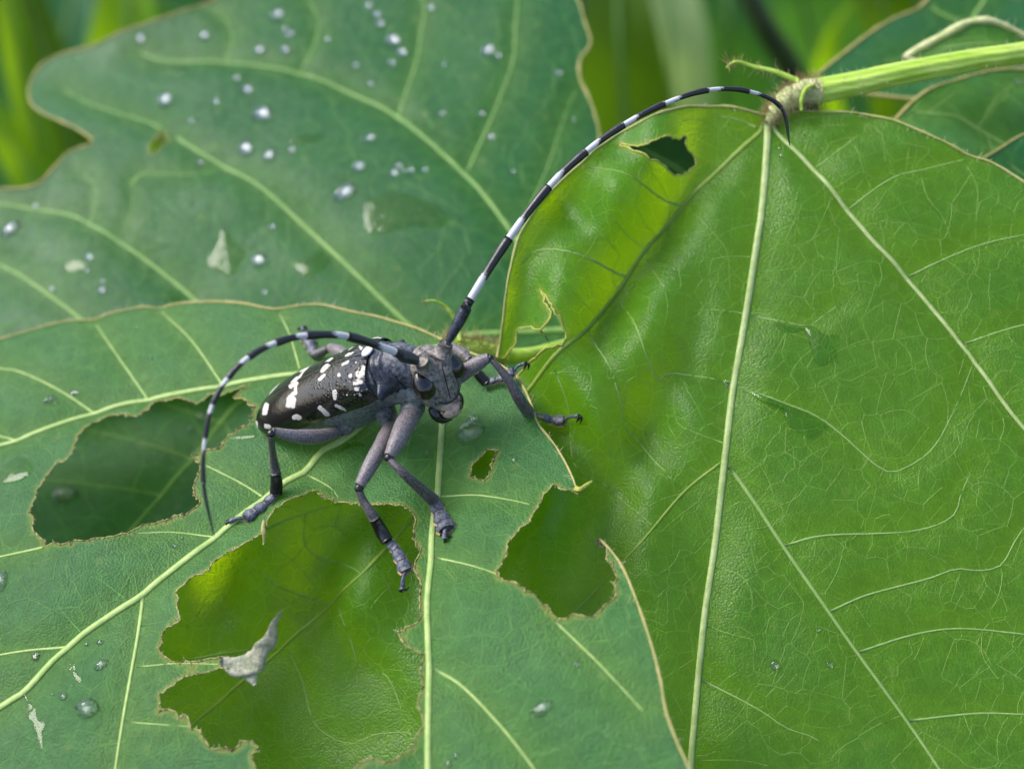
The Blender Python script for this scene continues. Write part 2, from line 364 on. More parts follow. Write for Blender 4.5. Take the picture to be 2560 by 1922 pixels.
            rr_ = delaunay_2d_cdt(list(map(Vector, pts.tolist())), [], [], 0, 1e-5); tv = np.array([tuple(q) for q in rr_[0]]); tr_ = np.array(rr_[2])
            a_, b_, c2 = tv[tr_[:, 0]], tv[tr_[:, 1]], tv[tr_[:, 2]]; d_ = 2 * (a_[:, 0] * (b_[:, 1] - c2[:, 1]) + b_[:, 0] * (c2[:, 1] - a_[:, 1]) + c2[:, 0] * (a_[:, 1] - b_[:, 1])); d_[np.abs(d_) < 1e-9] = 1e-9
            A2, B2, C2 = (a_ ** 2).sum(1), (b_ ** 2).sum(1), (c2 ** 2).sum(1)
            cc = np.stack([(A2 * (b_[:, 1] - c2[:, 1]) + B2 * (c2[:, 1] - a_[:, 1]) + C2 * (a_[:, 1] - b_[:, 1])) / d_, (A2 * (c2[:, 0] - b_[:, 0]) + B2 * (a_[:, 0] - c2[:, 0]) + C2 * (b_[:, 0] - a_[:, 0])) / d_], 1)
            em = {}; segs_ = []
            for ti, t3 in enumerate(tr_):
                for k in range(3):
                    key = tuple(sorted((t3[k], t3[(k + 1) % 3])))
                    if key in em: segs_.append((em[key], ti))
                    else: em[key] = ti
            nb = Bag(); polys = []
            for i0, i1 in segs_:
                p_, q_ = cc[i0], cc[i1]; ln = np.linalg.norm(p_ - q_)
                if ln < .03 or ln > sp_ * 2.6: continue
                k = max(2, int(ln / .16) + 2); t = np.linspace(0, 1, k)[:, None]; l_ = p_ * (1 - t) + q_ * t
                wob = noise.noise(Vector((p_[0] * 3, p_[1] * 3, 1))) * .30 * ln; l_ = l_ + np.sin(t * math.pi) * wob * np.array([-(q_ - p_)[1], (q_ - p_)[0]]) / ln
                polys.append(l_)
            flatp = np.vstack(polys); okp = inside(flatp, outer)
            for hq in hl: okp &= ~inside(flatp, hq)
            far = seg_dist(flatp, bs_) > .03; okp &= far
            W_ = s.w(flatp, .0); Nn = s.nrm(flatp); o_ = 0
            for l_ in polys:
                k = len(l_); sl = slice(o_, o_ + k); o_ += k
                if not okp[sl].all() or random.random() < .25: continue
                r_ = mats.get('netr', .0055) * random.uniform(.55, 1.2); nb.add(tube(W_[sl], r_, 4, cap=False, up=Nn[sl], flat=.6))
            mesh('vein_network', *nb.get(), mats['vein3'], s.root, kind='stuff')
        # rims
        hb = Bag(); hc = 0
        for typ, q in rims:
            if typ == 'h': continue
            w_ = s.w(q, .004)
            rad = {'n': mats.get('rim_r', .017), 'c': .0085, 'y': .012}[typ]
            rr = np.array([rad * (1 + .45 * noise.noise(Vector((i * .3, rad, len(q)))) + .5 * noise.noise(Vector((i * .05, 4, len(q))))) for i in range(len(q))])
            if typ == 'c': rr = np.array([rad * (1 + .9 * noise.noise(Vector((i * .8, 3, len(q))))) for i in range(len(q))])
            mesh('margin' if typ != 'c' else 'chewed_edge', *tube(w_, rr, 6), mats['margin'] if typ == 'n' else mats.get('chew', M['chew']), s.root)
            L = np.linalg.norm(np.diff(w_, axis=0), axis=1).sum(); cnt = int(L * (hairs if typ == 'n' else fringe))
            if cnt and len(q) > 3:
                nn = s.nrm(q)
                for _ in range(cnt):
                    j = random.randrange(1, len(q) - 1); t = norm(w_[j + 1] - w_[j - 1]); out = np.cross(t, nn[j])
                    out *= random.choice((-1, 1)) if typ == 'n' else random.choice((-1, 1))
                    d = out * random.uniform(.5, 1) + nn[j] * random.uniform(0, .9) + t * random.uniform(-.7, .7)
                    hb.add(hair(w_[j], d, hair_len * random.uniform(.4, 1.2) * (1 if typ == 'n' else .55), .0042, bend=t * random.uniform(-.35, .35))); hc += 1
        if hc: mesh('margin_hairs', *hb.get(), mats.get('hair', M['hair']), s.root, kind='stuff')
        return s
K = 2560 / 2212
def dd(*a): return [(x * K, y * K) for x, y in a]
def zz(ox, oy, k, *a): return [(ox + x * k, oy + y * k) for x, y in a]

# ------------------------------------------------------------------ ground
gm = plain('ground_litter', (.012, .016, .006), (.035, .045, .015), 9, .9, .2, .6, dist=.02)
n_ = 60; gx = np.linspace(-1, 1, n_); gx = np.sign(gx) * np.abs(gx) ** 3 * 12000
gv = [(x, y, -55 + 4 * noise.noise(Vector((x * .02, y * .02, 0)))) for y in gx for x in gx]
gf = [(j * n_ + i, j * n_ + i + 1, (j + 1) * n_ + i + 1, (j + 1) * n_ + i) for j in range(n_ - 1) for i in range(n_ - 1)]
go = mesh('ground', gv, gf, gm); go['kind'] = 'structure'

# ------------------------------------------------------------------ leaf A : the chewed leaf that carries the beetle
z5 = lambda *a: zz(0, 1322, .3617, *a)
z3 = lambda *a: zz(480, 1000, .3255, *a)
z6 = lambda *a: zz(700, 1322, .3617, *a)
z4b = lambda *a: zz(0, 500, .3617, *a)
z2 = lambda *a: zz(900, 780, .2712, *a)
z1 = lambda *a: zz(600, 780, .226, *a)
z4 = lambda *a: zz(1000, 150, .4747, *a)
z7 = lambda *a: zz(1100, 600, .452, *a)
z8 = lambda *a: zz(1560, 1172, .452, *a)
zc = lambda *a: zz(1760, 0, .3617, *a)
z0 = lambda *a: zz(0, 0, .3617, *a)
zb = lambda *a: zz(700, 0, .3617, *a)
def macA(u, v):
    f = np.maximum(0, -v - .3)
    return -.021 * f ** 2 - .004 * np.maximum(0, -u - 1) ** 2 + .05 * np.sin(u * 1.1 + v * .6)
A = Leaf((820, 1060), 20.0, (-.22, .66, .72), macA, amp=.13, freq=.33, seed=3.1, g1=.05, g2=.03)
outA = [('n', [(1105, 850), (1052, 825), (995, 807), (939, 791), (882, 780), (800, 762), (723, 768), (669, 771), (597, 757.5), (524, 755), (452, 759), (398, 770), (344, 769), (271, 786), (231, 800), (163, 804), (90, 822), (0, 849), (-200, 930), (-380, 1080), (-480, 1300), (-450, 1600), (-250, 1900), (100, 2150), (600, 2300), (1100, 2350), (1500, 2250), (1700, 2120), (1745, 2000), (1723, 1922), (1691, 1850), (1664, 1773), (1650, 1692), (1623, 1592), (1592, 1502), (1560, 1425), (1528, 1377), (1499, 1348)]),
        ('c', [(1499, 1348), (1520, 1385), (1540, 1440), (1539, 1493), (1500, 1525), (1460, 1543), (1398, 1546), (1351, 1499), (1315, 1474), (1279, 1456), (1239, 1430), (1261, 1394), (1264, 1369), (1300, 1322), (1331, 1300), (1349, 1251), (1380, 1212), (1446, 1235)]),
        ('n', [(1446, 1235), (1425, 1179), (1389, 1115), (1345, 1059), (1328, 1010), (1312, 975), (1290, 940), (1235, 905), (1170, 880), (1105, 850)])]
hole_big = [('c', z3((640, 830), (700, 780), (830, 730), (970, 715), (1060, 770), (1230, 800), (1400, 800), (1620, 810), (1680, 870), (1740, 960), (1700, 1040), (1730, 1130), (1720, 1250), (1750, 1400)) +
             z6((970, 450), (960, 620), (930, 680), (790, 710), (870, 800), (985, 870), (985, 1000), (970, 1150), (970, 1280), (970, 1420), (900, 1540), (760, 1600), (560, 1610), (510, 1659)) + [(880, 2000), (800, 2080), (700, 2050)] +
             z5((1770, 1659), (1750, 1560), (1780, 1480), (1720, 1460), (1650, 1510), (1570, 1540), (1480, 1520), (1400, 1440), (1310, 1370), (1290, 1270), (1110, 1260), (1100, 1170), (1150, 1090), (1280, 1020), (1500, 975), (1570, 960), (1560, 880), (1400, 905), (1200, 920), (1130, 880), (1085, 830), (1120, 740), (1240, 630), (1225, 500), (1230, 410), (1380, 310), (1520, 200), (1650, 120), (1800, 50)) + z3((550, 1000), (590, 930), (640, 830)))]
hole_up = [('c', z4b((540, 1650), (650, 1540), (780, 1480), (870, 1480), (970, 1500), (1060, 1380), (1150, 1400), (1240, 1360), (1340, 1410), (1440, 1370), (1560, 1330), (1690, 1290), (1610, 1350), (1700, 1380), (1780, 1420)) +
            z3((480, 150), (420, 200), (300, 270), (240, 330), (130, 390), (70, 420), (0, 430)) + dd((432, 1005), (415, 1060), (432, 1090), (380, 1120), (300, 1140), (240, 1155)) + z5((600, 80), (480, 95), (330, 110), (260, 60), (245, 0)) + dd((65, 1110), (80, 1060), (120, 1010), (160, 975)) + [z4b((540, 1650))[0]])]
hole_sm = [('c', z2((1160, 1270), (1270, 1275), (1225, 1300), (1220, 1390), (1210, 1460), (1150, 1540), (1060, 1540), (980, 1520), (1010, 1450), (1090, 1370), (1160, 1270)))]
bA = (1108, 858)
veinsA = [
    ([bA, (1106, 950), (1103, 1046), (1092, 1214), (1085, 1262), (1077, 1330), (1072, 1420), (1065, 1503), (1068, 1611), (1069, 1720), (1067, 1922), (1075, 2250)], .05, .04, 1),
    ([bA, (980, 990), (864, 1088), (805, 1120), (763, 1166), (708, 1200), (620, 1268), (542, 1329), (347, 1481), (166, 1608), (65, 1716), (0, 1760), (-220, 1905)], .06, .05, 1),
    ([bA, (900, 905), (712, 930), (557, 956), (362, 992), (235, 1024), (36, 1093), (-120, 1140), (-380, 1230)], .05, .038, 1),
    ([(365, 990), (300, 898), (235, 803)], .022, .014, 2), ([(550, 950), (474, 844), (398, 772)], .022, .014, 2), ([(231, 1024), (155, 977), (51, 927), (0, 918), (-200, 900)], .022, .016, 2),
    ([(745, 912), (723, 833), (694, 775)], .020, .013, 2), ([(36, 1092), (0, 1084), (-150, 1060)], .022, .016, 2), ([(51, 927), (75, 880), (90, 850)], .012, .007, 3),
    (z5((970, 450), (950, 700), (880, 1100), (790, 1659), (740, 2000)), .035, .026, 2), (z5((460, 790), (230, 820), (0, 860), (-400, 940)), .026, .018, 2),
    (z5((290, 118), (150, 150), (0, 182), (-300, 260)), .026, .02, 2), ([(524, 1332), (420, 1326), (330, 1330)], .016, .01, 2),
    (z3((860, 540), (1000, 620), (1080, 680), (1120, 740)), .018, .010, 2), (z3((520, 710), (400, 640), (120, 500), (10, 450)), .018, .012, 2),
    (z5((540, 690), (440, 580), (360, 450)), .012, .006, 3), (z5((850, 460), (650, 330), (590, 360)), .010, .006, 3),
    (z3((1900, 710), (2212, 720)) + dd((1140, 1085), (1160, 1095)), .018, .012, 2), (z6((1060, 170), (1380, 260), (1490, 300)), .02, .014, 2),
    (z6((1050, 940), (1250, 1070), (1520, 1350), (1760, 1659), (1950, 1950)), .026, .018, 2), (z6((1890, 620), (2120, 840), (2212, 930), (2500, 1240)), .02, .012, 2),
    (z6((1400, 1150), (1590, 1080), (1700, 960), (1780, 750), (1880, 600)), .011, .008, 3), (z6((1500, 1360), (1740, 1260)), .011, .008, 3),
    (z6((1730, 1590), (1950, 1500), (2150, 1370), (2212, 1330)), .011, .008, 3), (z5((940, 945), (1200, 920), (1500, 925)), .015, .010, 2), (z5((870, 1325), (1300, 1355)), .014, .009, 2),
    (z6((1040, 750), (1300, 740), (1550, 720)), .010, .005, 3), (z6((1250, 1060), (1350, 1000), (1450, 930)), .010, .005, 3), (z5((960, 660), (1150, 640), (1220, 630)), .010, .006, 3),
    (z5((900, 1450), (650, 1510), (450, 1530)), .009, .005, 3), (z2((1130, 1090), (1400, 1070), (1600, 1095)), .010, .006, 3), (z2((760, 1260), (560, 1180), (480, 1230)), .008, .005, 3),
    (z5((470, 340), (460, 240), (530, 100)), .009, .005, 3), (z5((30, 150), (0, 0), (40, -200)), .009, .005, 3), (z4b((1310, 950), (1420, 870)), .009, .005, 3), (z4b((830, 1100), (950, 1060), (1080, 1080)), .008, .004, 3)]
A.build('vine_leaf', 'large blue-green leaf with chewed holes that the beetle stands on', 'leaf', bA, outA, [hole_big, hole_up, hole_sm], veinsA,
        dict(blade=M['leafA'], vein=M['veinA'], vein2=M['veinA'], vein3=M['vein3'], margin=M['margin'], net=.50, netr=.0032), group=None, hairs=7, hair_len=.10, fringe=9)

# ------------------------------------------------------------------ leaf B : bright leaf on the right, runs underneath leaf A
def macB(u, v):
    q = np.maximum(0, -(u + .6)) ; lft = 1 / (1 + np.exp((u - 1.25) * 2.6)) * 1 / (1 + np.exp(-(v + 2.2) * 2))
    st = .10 * np.sin(2.3 * u + .8 * v + .5) * np.sin(1.5 * v - .6 * u) + .07 * np.sin(4.1 * u - 2.7 * v)
    st = st + .055 * np.sin(5.2 * u + 1.9 * v + 1.2 * np.sin(2.1 * v)) + .05 * np.sin(3.1 * v - 4.4 * u + 1.5 * np.sin(1.7 * u))
    ww = np.maximum(0, -.74 * (u - .02) + .67 * (v - 1.1)); st = st * 1.15
    return .20 * ww ** 2 - (.055 * q ** 2 + .34 * (1 - np.exp(-1.3 * q))) * (1 / (1 + np.exp((v + .3) * 2.5))) + 2.4 * lft * st - .012 * np.maximum(0, u - 3) ** 2
B = Leaf((1447, 1047), 19.75, (-.05, .28, .96), macB, amp=.13, freq=.42, seed=11.7, g1=.10, g2=.045, w1=.28, w2=.17)
jB = (1917, 292)
outB = [('n', [(1243, 893), (1250, 860), (1259, 791), (1271, 696), (1294, 601), (1328, 539), (1385, 470), (1456, 406), (1503, 364), (1546, 335), (1608, 302), (1665, 278), (1726, 266), (1797, 266), (1854, 273), (1902, 286), (1935, 286), (1963, 282), (2013, 278), (2085, 280), (2158, 286), (2230, 300), (2302, 329), (2375, 362), (2429, 391), (2483, 409), (2560, 456), (2750, 600), (2900, 850), (2980, 1150), (2980, 1500), (2850, 1850), (2600, 2150), (2250, 2350), (1850, 2450), (1500, 2400), (1100, 2250), (800, 2150), (520, 2020), (330, 1850), (290, 1700), (350, 1560), (480, 1400), (620, 1290), (800, 1205), (1000, 1190), (1150, 1130), (1255, 1030), (1290, 945)]),
        ('y', [(1290, 945), (1327, 905), (1345, 886), (1370, 868), (1408, 862), (1413, 848), (1404, 805), (1380, 765), (1350, 722)]), ('y', [(1350, 722), (1366, 760), (1378, 790), (1368, 812), (1351, 824), (1323, 816), (1296, 822), (1285, 862), (1258, 898), (1243, 893)])]
hole_B = [('y', z4((1150, 440), (1240, 455), (1300, 445), (1370, 410), (1420, 405), (1470, 415), (1510, 400), (1510, 450), (1550, 520), (1560, 545), (1530, 570), (1510, 600), (1440, 612), (1400, 560), (1350, 535), (1300, 520), (1250, 480), (1170, 460), (1150, 440)))]
vL = M['veinL']
veinsB = [
    ([jB, (1921, 330), (1908, 506), (1893, 610), (1875, 730), (1859, 826), (1832, 984), (1814, 1142), (1790, 1350), (1763, 1534), (1745, 1714), (1727, 1922), (1700, 2330)], .055, .042, 1),
    ([(1910, 300), (1892, 330), (1712, 501), (1570, 682), (1451, 829), (1342, 940), (1180, 1110), (1040, 1275), (968, 1362), (899, 1430), (819, 1510), (700, 1615), (535, 1760), (420, 1850)], .036, .022, 1, vL),
    ([(1930, 302), (1955, 333), (2035, 412), (2122, 517), (2187, 597), (2268, 683), (2430, 880), (2560, 1059), (2750, 1260), (2900, 1400)], .036, .026, 1),
    ([(1808, 1147), (1710, 1228), (1606, 1350), (1515, 1445), (1423, 1539), (1300, 1650)], .026, .018, 2, vL),
    ([(1826, 1160), (1885, 1250), (1958, 1362), (2050, 1495), (2143, 1628), (2265, 1796), (2351, 1922), (2470, 2100)], .036, .028, 2),
    (z8((890, 420), (1110, 365), (1600, 340), (1820, 260), (1870, 130), (1930, 0)), .02, .012, 2), (z8((1820, 260), (1880, 345), (1990, 330)), .010, .006, 3), (z8((1130, 790), (1330, 700), (1530, 645), (1700, 600), (1840, 550), (1970, 560), (2090, 530), (2150, 430), (2212, 330), (2400, 100)), .02, .012, 2), (z8((2090, 530), (2095, 610), (2060, 730), (2020, 790)), .010, .006, 3),
    (z8((1300, 1010), (1600, 915), (1860, 880), (2212, 910), (2600, 960)), .02, .013, 2), (z8((1990, 890), (1980, 1030), (2070, 1160)), .010, .005, 3), (z8((1580, 1390), (1950, 1350), (2212, 1355), (2650, 1370)), .02, .013, 2),
    (z8((435, 1160), (750, 1330), (900, 1430), (1070, 1490), (1090, 1560)), .018, .009, 2), (z8((465, 865), (600, 915), (720, 945), (730, 1000)), .013, .007, 3), (z8((510, 540), (640, 580), (710, 690), (705, 780)), .012, .006, 3), (z8((420, 1610), (640, 1610), (800, 1640)), .012, .007, 3),
    (z7((1735, 405), (1900, 445), (2050, 470), (2100, 430), (2212, 350)), .014, .009, 2), (z7((1680, 820), (1790, 850), (1900, 895), (2070, 960), (2212, 1060)) + [(2205, 1170), (2259, 1170), (2336, 1116), (2394, 1008), (2440, 900)], .018, .010, 2),
    (z7((1680, 390), (1540, 385), (1400, 390), (1370, 440)), .012, .008, 3), (z7((1620, 770), (1330, 735), (1250, 740), (1200, 765), (1130, 600), (1060, 420), (980, 300)), .014, .009, 2), (z7((1570, 1110), (1430, 1070), (1320, 1020), (1290, 900), (1310, 740)), .012, .007, 3),
    (z7((820, 490), (930, 680), (1000, 900), (1015, 1010), (1100, 1110), (1200, 1230), (1340, 1390)), .018, .011, 2), (z7((630, 700), (710, 930), (745, 1240), (930, 1360), (1050, 1470), (1170, 1570)), .013, .009, 2), (z7((1015, 1010), (940, 1090), (935, 1180), (965, 1260), (930, 1360)), .010, .007, 3),
    (z7((1720, 80), (1530, 100), (1490, 140), (1500, 260)), .010, .006, 3), (z7((1750, 160), (1880, 165), (1980, 150)), .010, .006, 3), (z7((1550, 1240), (1450, 1290), (1350, 1220), (1260, 1150)), .008, .005, 3),
    (z4((1510, 740), (1270, 640), (1100, 570), (985, 555)), .02, .010, 2), (z4((1190, 1120), (950, 1020), (790, 990), (700, 1005), (640, 1060)), .022, .012, 2), (z4((1310, 990), (1180, 900), (1080, 790), (1068, 690), (1120, 570), (1110, 500)), .012, .007, 3),
    (z4((940, 1430), (860, 1380), (800, 1300), (740, 1220)), .015, .010, 2), (z4((1270, 640), (1240, 780)), .009, .005, 3), (z4((1540, 790), (1620, 880), (1720, 1000), (1740, 1200)), .010, .006, 3), (z4((1300, 1040), (1380, 1180), (1410, 1290), (1390, 1420)), .011, .006, 3), (z4((1160, 1250), (1240, 1400), (1300, 1560), (1330, 1659)), .011, .007, 3), (z4((1000, 1300), (880, 1200), (840, 1170)), .009, .005, 3),
    (z6((550, 290), (420, 230), (290, 200), (170, 130), (160, 0)), .013, .008, 2), (z6((340, 510), (170, 460), (0, 400), (-80, 340), (-250, 190)), .013, .009, 2), (z6((660, 240), (740, 380), (800, 520), (880, 670)), .011, .007, 3), (z6((390, 530), (490, 780), (540, 950), (660, 970), (760, 1050), (890, 1400)), .012, .008, 2), (z6((50, 840), (150, 1050), (240, 1350), (470, 1480), (660, 1415), (890, 1400)), .012, .008, 2), (z3((560, 985), (880, 860), (1080, 800), (1250, 770)), .018, .012, 2), (z3((870, 860), (860, 1080), (960, 1200), (1250, 1300)), .009, .006, 3), (z5((1720, 1110), (1740, 1300), (1700, 1450)), .010, .006, 3), (z5((1300, 900), (1700, 830), (1930, 820)), .014, .010, 2),
    (zc((770, 1140), (1030, 960), (1150, 840)), .014, .010, 2), (zc((1010, 1420), (1310, 1220), (1500, 1170), (1800, 1095)), .018, .012, 2), (zc((1030, 960), (1085, 1100), (1090, 1150), (1160, 1290)), .009, .005, 3), (zc((1150, 840), (1240, 950), (1245, 1070), (1300, 1210)), .009, .005, 3), (zc((1420, 1000), (1400, 1180)), .009, .006, 3), (zc((1500, 1180), (1540, 1360), (1640, 1480), (1710, 1659)), .010, .006, 3), (zc((1800, 1100), (1890, 1300), (1880, 1500), (1880, 1650)), .010, .006, 3),
    (dd((1965, 590), (2110, 530), (2212, 505), (2350, 480)), .018, .012, 2), (dd((2090, 735), (2212, 700), (2350, 670)), .018, .012, 2), (zc((560, 880), (600, 830), (700, 805), (800, 800)), .016, .008, 2), (zc((360, 850), (260, 815), (60, 790)), .018, .009, 2), (zc((420, 1480), (540, 1490), (640, 1550), (660, 1620)), .010, .005, 3), (dd((1660, 470), (1570, 500), (1510, 560)), .008, .005, 3), (dd((1800, 420), (1760, 520), (1780, 560)), .008, .004, 3)]
B.build('vine_leaf', 'bright green blistered leaf on the thick petiole, its lobe running under the chewed leaf', 'leaf', jB, outB, [hole_B], veinsB,
        dict(blade=M['leafB'], vein=M['veinB'], vein2=M['vein2'], vein3=M['vein3B'], net=.42, netr=.0042, netdir=(.5, .866), netasp=1.2, margin=M['marginG'], chew=M['chewY'], rim_r=.019), hairs=10, hair_len=.09, fringe=0, grid=.12)

# ------------------------------------------------------------------ leaf D : soft leaf behind
def macD(u, v): return -.010 * (u + 1.2) ** 2 + .06 * np.sin(1.3 * v + .3 * u) - .008 * np.maximum(0, v - 2) ** 2
D = Leaf((1100, 750), 23.2, (-.08, .50, .86), macD, amp=.14, freq=.3, seed=21.3, g1=.06, g2=.03)
outD = [('n', [(1500, 450), (1499, 344), (1488, 289), (1470, 239), (1450, 195), (1450, 152), (1470, 123), (1476, 98), (1459, 47), (1445, 0), (1400, -60), (1200, -110), (950, -110), (700, -60), (532, 2), (434, 36), (362, 60), (297, 83), (231, 116), (152, 137), (101, 166), (76, 210), (74, 250), (98, 278), (152, 304), (202, 329), (231, 358), (174, 380), (145, 409), (101, 456), (61, 470), (0, 472), (-150, 490), (-320, 600), (-380, 780), (-250, 920), (0, 960), (300, 900), (600, 890), (1000, 930), (1250, 950), (1400, 920), (1480, 800), (1500, 620), (1500, 450)])]
holeD = [('c', [(395, 338), (412, 331), (418, 352), (402, 366), (384, 384), (374, 383), (382, 356), (395, 338)])]
veinsD = [
    ([(1560, 815), (1400, 820), (1290, 826), (1180, 832), (1000, 850), (600, 870), (200, 880), (-250, 860)], .06, .03, 1),
    ([(1420, 818), (1350, 700), (1271, 564), (1159, 427), (993, 286), (881, 231), (754, 179), (571, 150), (416, 148), (340, 125)], .05, .02, 1), ([(1110, 850), (1018, 804), (800, 597), (651, 463), (561, 412), (463, 354), (434, 333)], .042, .03, 1), ([(400, 318), (362, 300), (231, 260), (152, 217)], .026, .016, 2), ([(600, 860), (492, 750), (362, 645), (221, 554), (170, 532), (108, 522), (0, 505), (-150, 490)], .038, .022, 1), ([(300, 870), (195, 789), (98, 717), (0, 659), (-180, 590)], .036, .022, 1),
    (zb((815, 785), (940, 430), (970, 230), (1000, 50), (960, -60), (955, -160)), .028, .02, 2), (zb((1290, 1170), (1400, 950), (1500, 720), (1610, 420), (1625, 200), (1640, 0), (1645, -160)), .028, .02, 2), (zb((130, 490), (220, 340), (260, 230), (255, 110), (200, 0), (120, -100)), .02, .014, 2), (z0((1560, 410), (1605, 260), (1540, 100), (1400, 20)), .018, .01, 2),
    (zb((1720, 1440), (1850, 1150), (1960, 820), (2060, 580)), .02, .012, 2), ([(221, 554), (239, 490), (231, 452), (190, 420)], .018, .010, 2), ([(330, 460), (362, 430), (470, 434), (561, 412)], .018, .012, 2), (z0((980, 1190), (910, 1240), (910, 1420), (820, 1640)), .014, .01, 2), (z4b((1080, 300), (1130, 170), (1220, -200)), .010, .007, 3), (z4b((1220, 470), (1330, 210), (1450, 20)), .010, .007, 3), (z4b((300, 560), (450, 280), (600, 160)), .010, .007, 3), (z4b((1400, 540), (1560, 330), (1700, 200)), .009, .006, 3),
    (zb((1000, 1250), (720, 1080), (430, 1040)), .008, .006, 3), (zb((900, 880), (760, 890), (450, 1040)), .008, .006, 3), (zb((1120, 1180), (860, 1270), (700, 1330)), .008, .006, 3), (z0((1450, 1060), (1660, 840), (1980, 700), (2150, 560)), .009, .006, 3), (z0((1850, 1310), (1950, 1150), (2212, 980)), .009, .006, 3), (z0((1000, 830), (1130, 760)), .009, .006, 3), (zb((150, 1480), (520, 1330)), .008, .006, 3), (zb((300, 1620), (520, 1560)), .008, .006, 3), (zb((640, 960), (780, 880)), .008, .006, 3)]
D.build('vine_leaf', 'big soft green leaf behind the beetle, sprinkled with round water drops', 'leaf', (1490, 818), outD, [holeD], veinsD,
        dict(blade=M['leafD'], vein=M['veinD'], vein3=M['vein3'], net=.75, netr=.006, netdir=(.8, .6), netasp=1.7, margin=M['margin'], rim_r=.019), hairs=2, hair_len=.1, grid=.16)

# ------------------------------------------------------------------ leaf E : shaded leaf seen through the upper hole
E = Leaf((350, 1150), 23.2, (-.1, .60, .79), lambda u, v: -.012 * u * u, amp=.1, freq=.4, seed=31., g1=.05)
outE = [('n', [(820, 950), (640, 880), (400, 890), (150, 960), (-60, 1080), (-130, 1260), (-40, 1420), (160, 1500), (420, 1480), (640, 1380), (800, 1220), (860, 1080), (820, 950)])]
veinsE = [([(800, 760 + 210), (613, 990), (480, 1140), (336, 1308), (200, 1470)], .035, .028, 1), ([(560, 1050), (420, 1010), (280, 960)], .016, .01, 2), ([(480, 1140), (300, 1090), (120, 1050)], .016, .01, 2), ([(400, 1230), (240, 1210), (60, 1190)], .016, .01, 2), ([(560, 1050), (600, 1150), (620, 1300)], .016, .01, 2)]
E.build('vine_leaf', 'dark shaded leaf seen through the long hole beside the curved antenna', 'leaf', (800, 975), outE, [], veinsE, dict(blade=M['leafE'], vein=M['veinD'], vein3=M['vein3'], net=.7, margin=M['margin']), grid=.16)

# ------------------------------------------------------------------ right-hand rear leaves F, G, H
Fl = Leaf((2450, 350), 22.6, (.1, .5, .86), lambda u, v: -.02 * (u - .5) ** 2, amp=.08, freq=.5, seed=41., g1=.04)
outF = [('n', [(2200, 400), (2215, 330), (2241, 297), (2284, 253), (2339, 217), (2411, 195), (2483, 177), (2560, 174), (2680, 190), (2820, 300), (2850, 480), (2760, 680), (2580, 760), (2380, 640), (2240, 500), (2200, 400)])]
veinsF = [(zc((1250, 760), (1700, 780), (1900, 870), (2212, 1050), (2500, 1200)), .025, .018, 1), (zc((1900, 870), (2050, 650), (2212, 560)), .014, .009, 2), (zc((1550, 770), (1750, 620)), .012, .008, 2), (zc((1960, 900), (2040, 1100), (2100, 1250)), .012, .008, 2)]
Fl.build('vine_leaf', 'green leaf with a straw edge tucked under the thick petiole', 'leaf', (2215, 360), outF, [], veinsF, dict(blade=M['leafF'], vein=M['veinD'], margin=M['margin'], rim_r=.024), hairs=3)
Hl = Leaf((2530, 420), 21.9, (.15, .45, .88), None, amp=.06, freq=.5, seed=47.)
outH = [('n', [(2450, 402), (2500, 372), (2560, 336), (2700, 280), (2860, 330), (2920, 520), (2820, 700), (2640, 700), (2500, 520), (2450, 402)])]
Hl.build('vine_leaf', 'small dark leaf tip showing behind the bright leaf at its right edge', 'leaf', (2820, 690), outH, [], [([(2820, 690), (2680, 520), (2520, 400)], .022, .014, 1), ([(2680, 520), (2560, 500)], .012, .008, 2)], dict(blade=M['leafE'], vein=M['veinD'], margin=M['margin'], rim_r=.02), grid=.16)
Gl = Leaf((2300, 110), 25.0, (.05, .55, .83), lambda u, v: -.02 * u * u, amp=.08, freq=.5, seed=51., g1=.04)
outG = [('n', [(2040, 190), (2140, 110), (2230, 50), (2305, 15), (2360, -60), (2480, -160), (2640, -150), (2760, -40), (2780, 110), (2700, 230), (2520, 260), (2300, 250), (2120, 230), (2040, 190)])]
Gl.build('vine_leaf', 'soft green leaf rising behind the thick petiole with a forked vein', 'leaf', (2430, 60), outG, [], [(zc((1860, 150), (1880, 90), (1950, -20), (2050, -250)), .04, .02, 1), (zc((1850, 150), (1700, 110), (1540, 30), (1380, 20)), .03, .016, 1), (zc((1850, 160), (1600, 300), (1300, 430)), .02, .012, 2)], dict(blade=M['leafD'], vein=M['veinD'], margin=M['margin'], rim_r=.03), grid=.16)
Il = Leaf((1660, 400), 25.0, (.2, -.35, .92), None, amp=.08, freq=.5, seed=61.)
Il.build('vine_leaf', 'dark leaf seen through the jagged hole near the bright leaf\'s top edge', 'leaf', (1800, 560), [('n', [(1530, 400), (1560, 360), (1640, 322), (1740, 320), (1850, 350), (1900, 450), (1860, 560), (1740, 600), (1600, 560), (1530, 400)])], [], [([(1850, 560), (1720, 440), (1600, 370)], .025, .015, 1)], dict(blade=M['leafN'], vein=M['veinD'], margin=M['margin']), grid=.16)
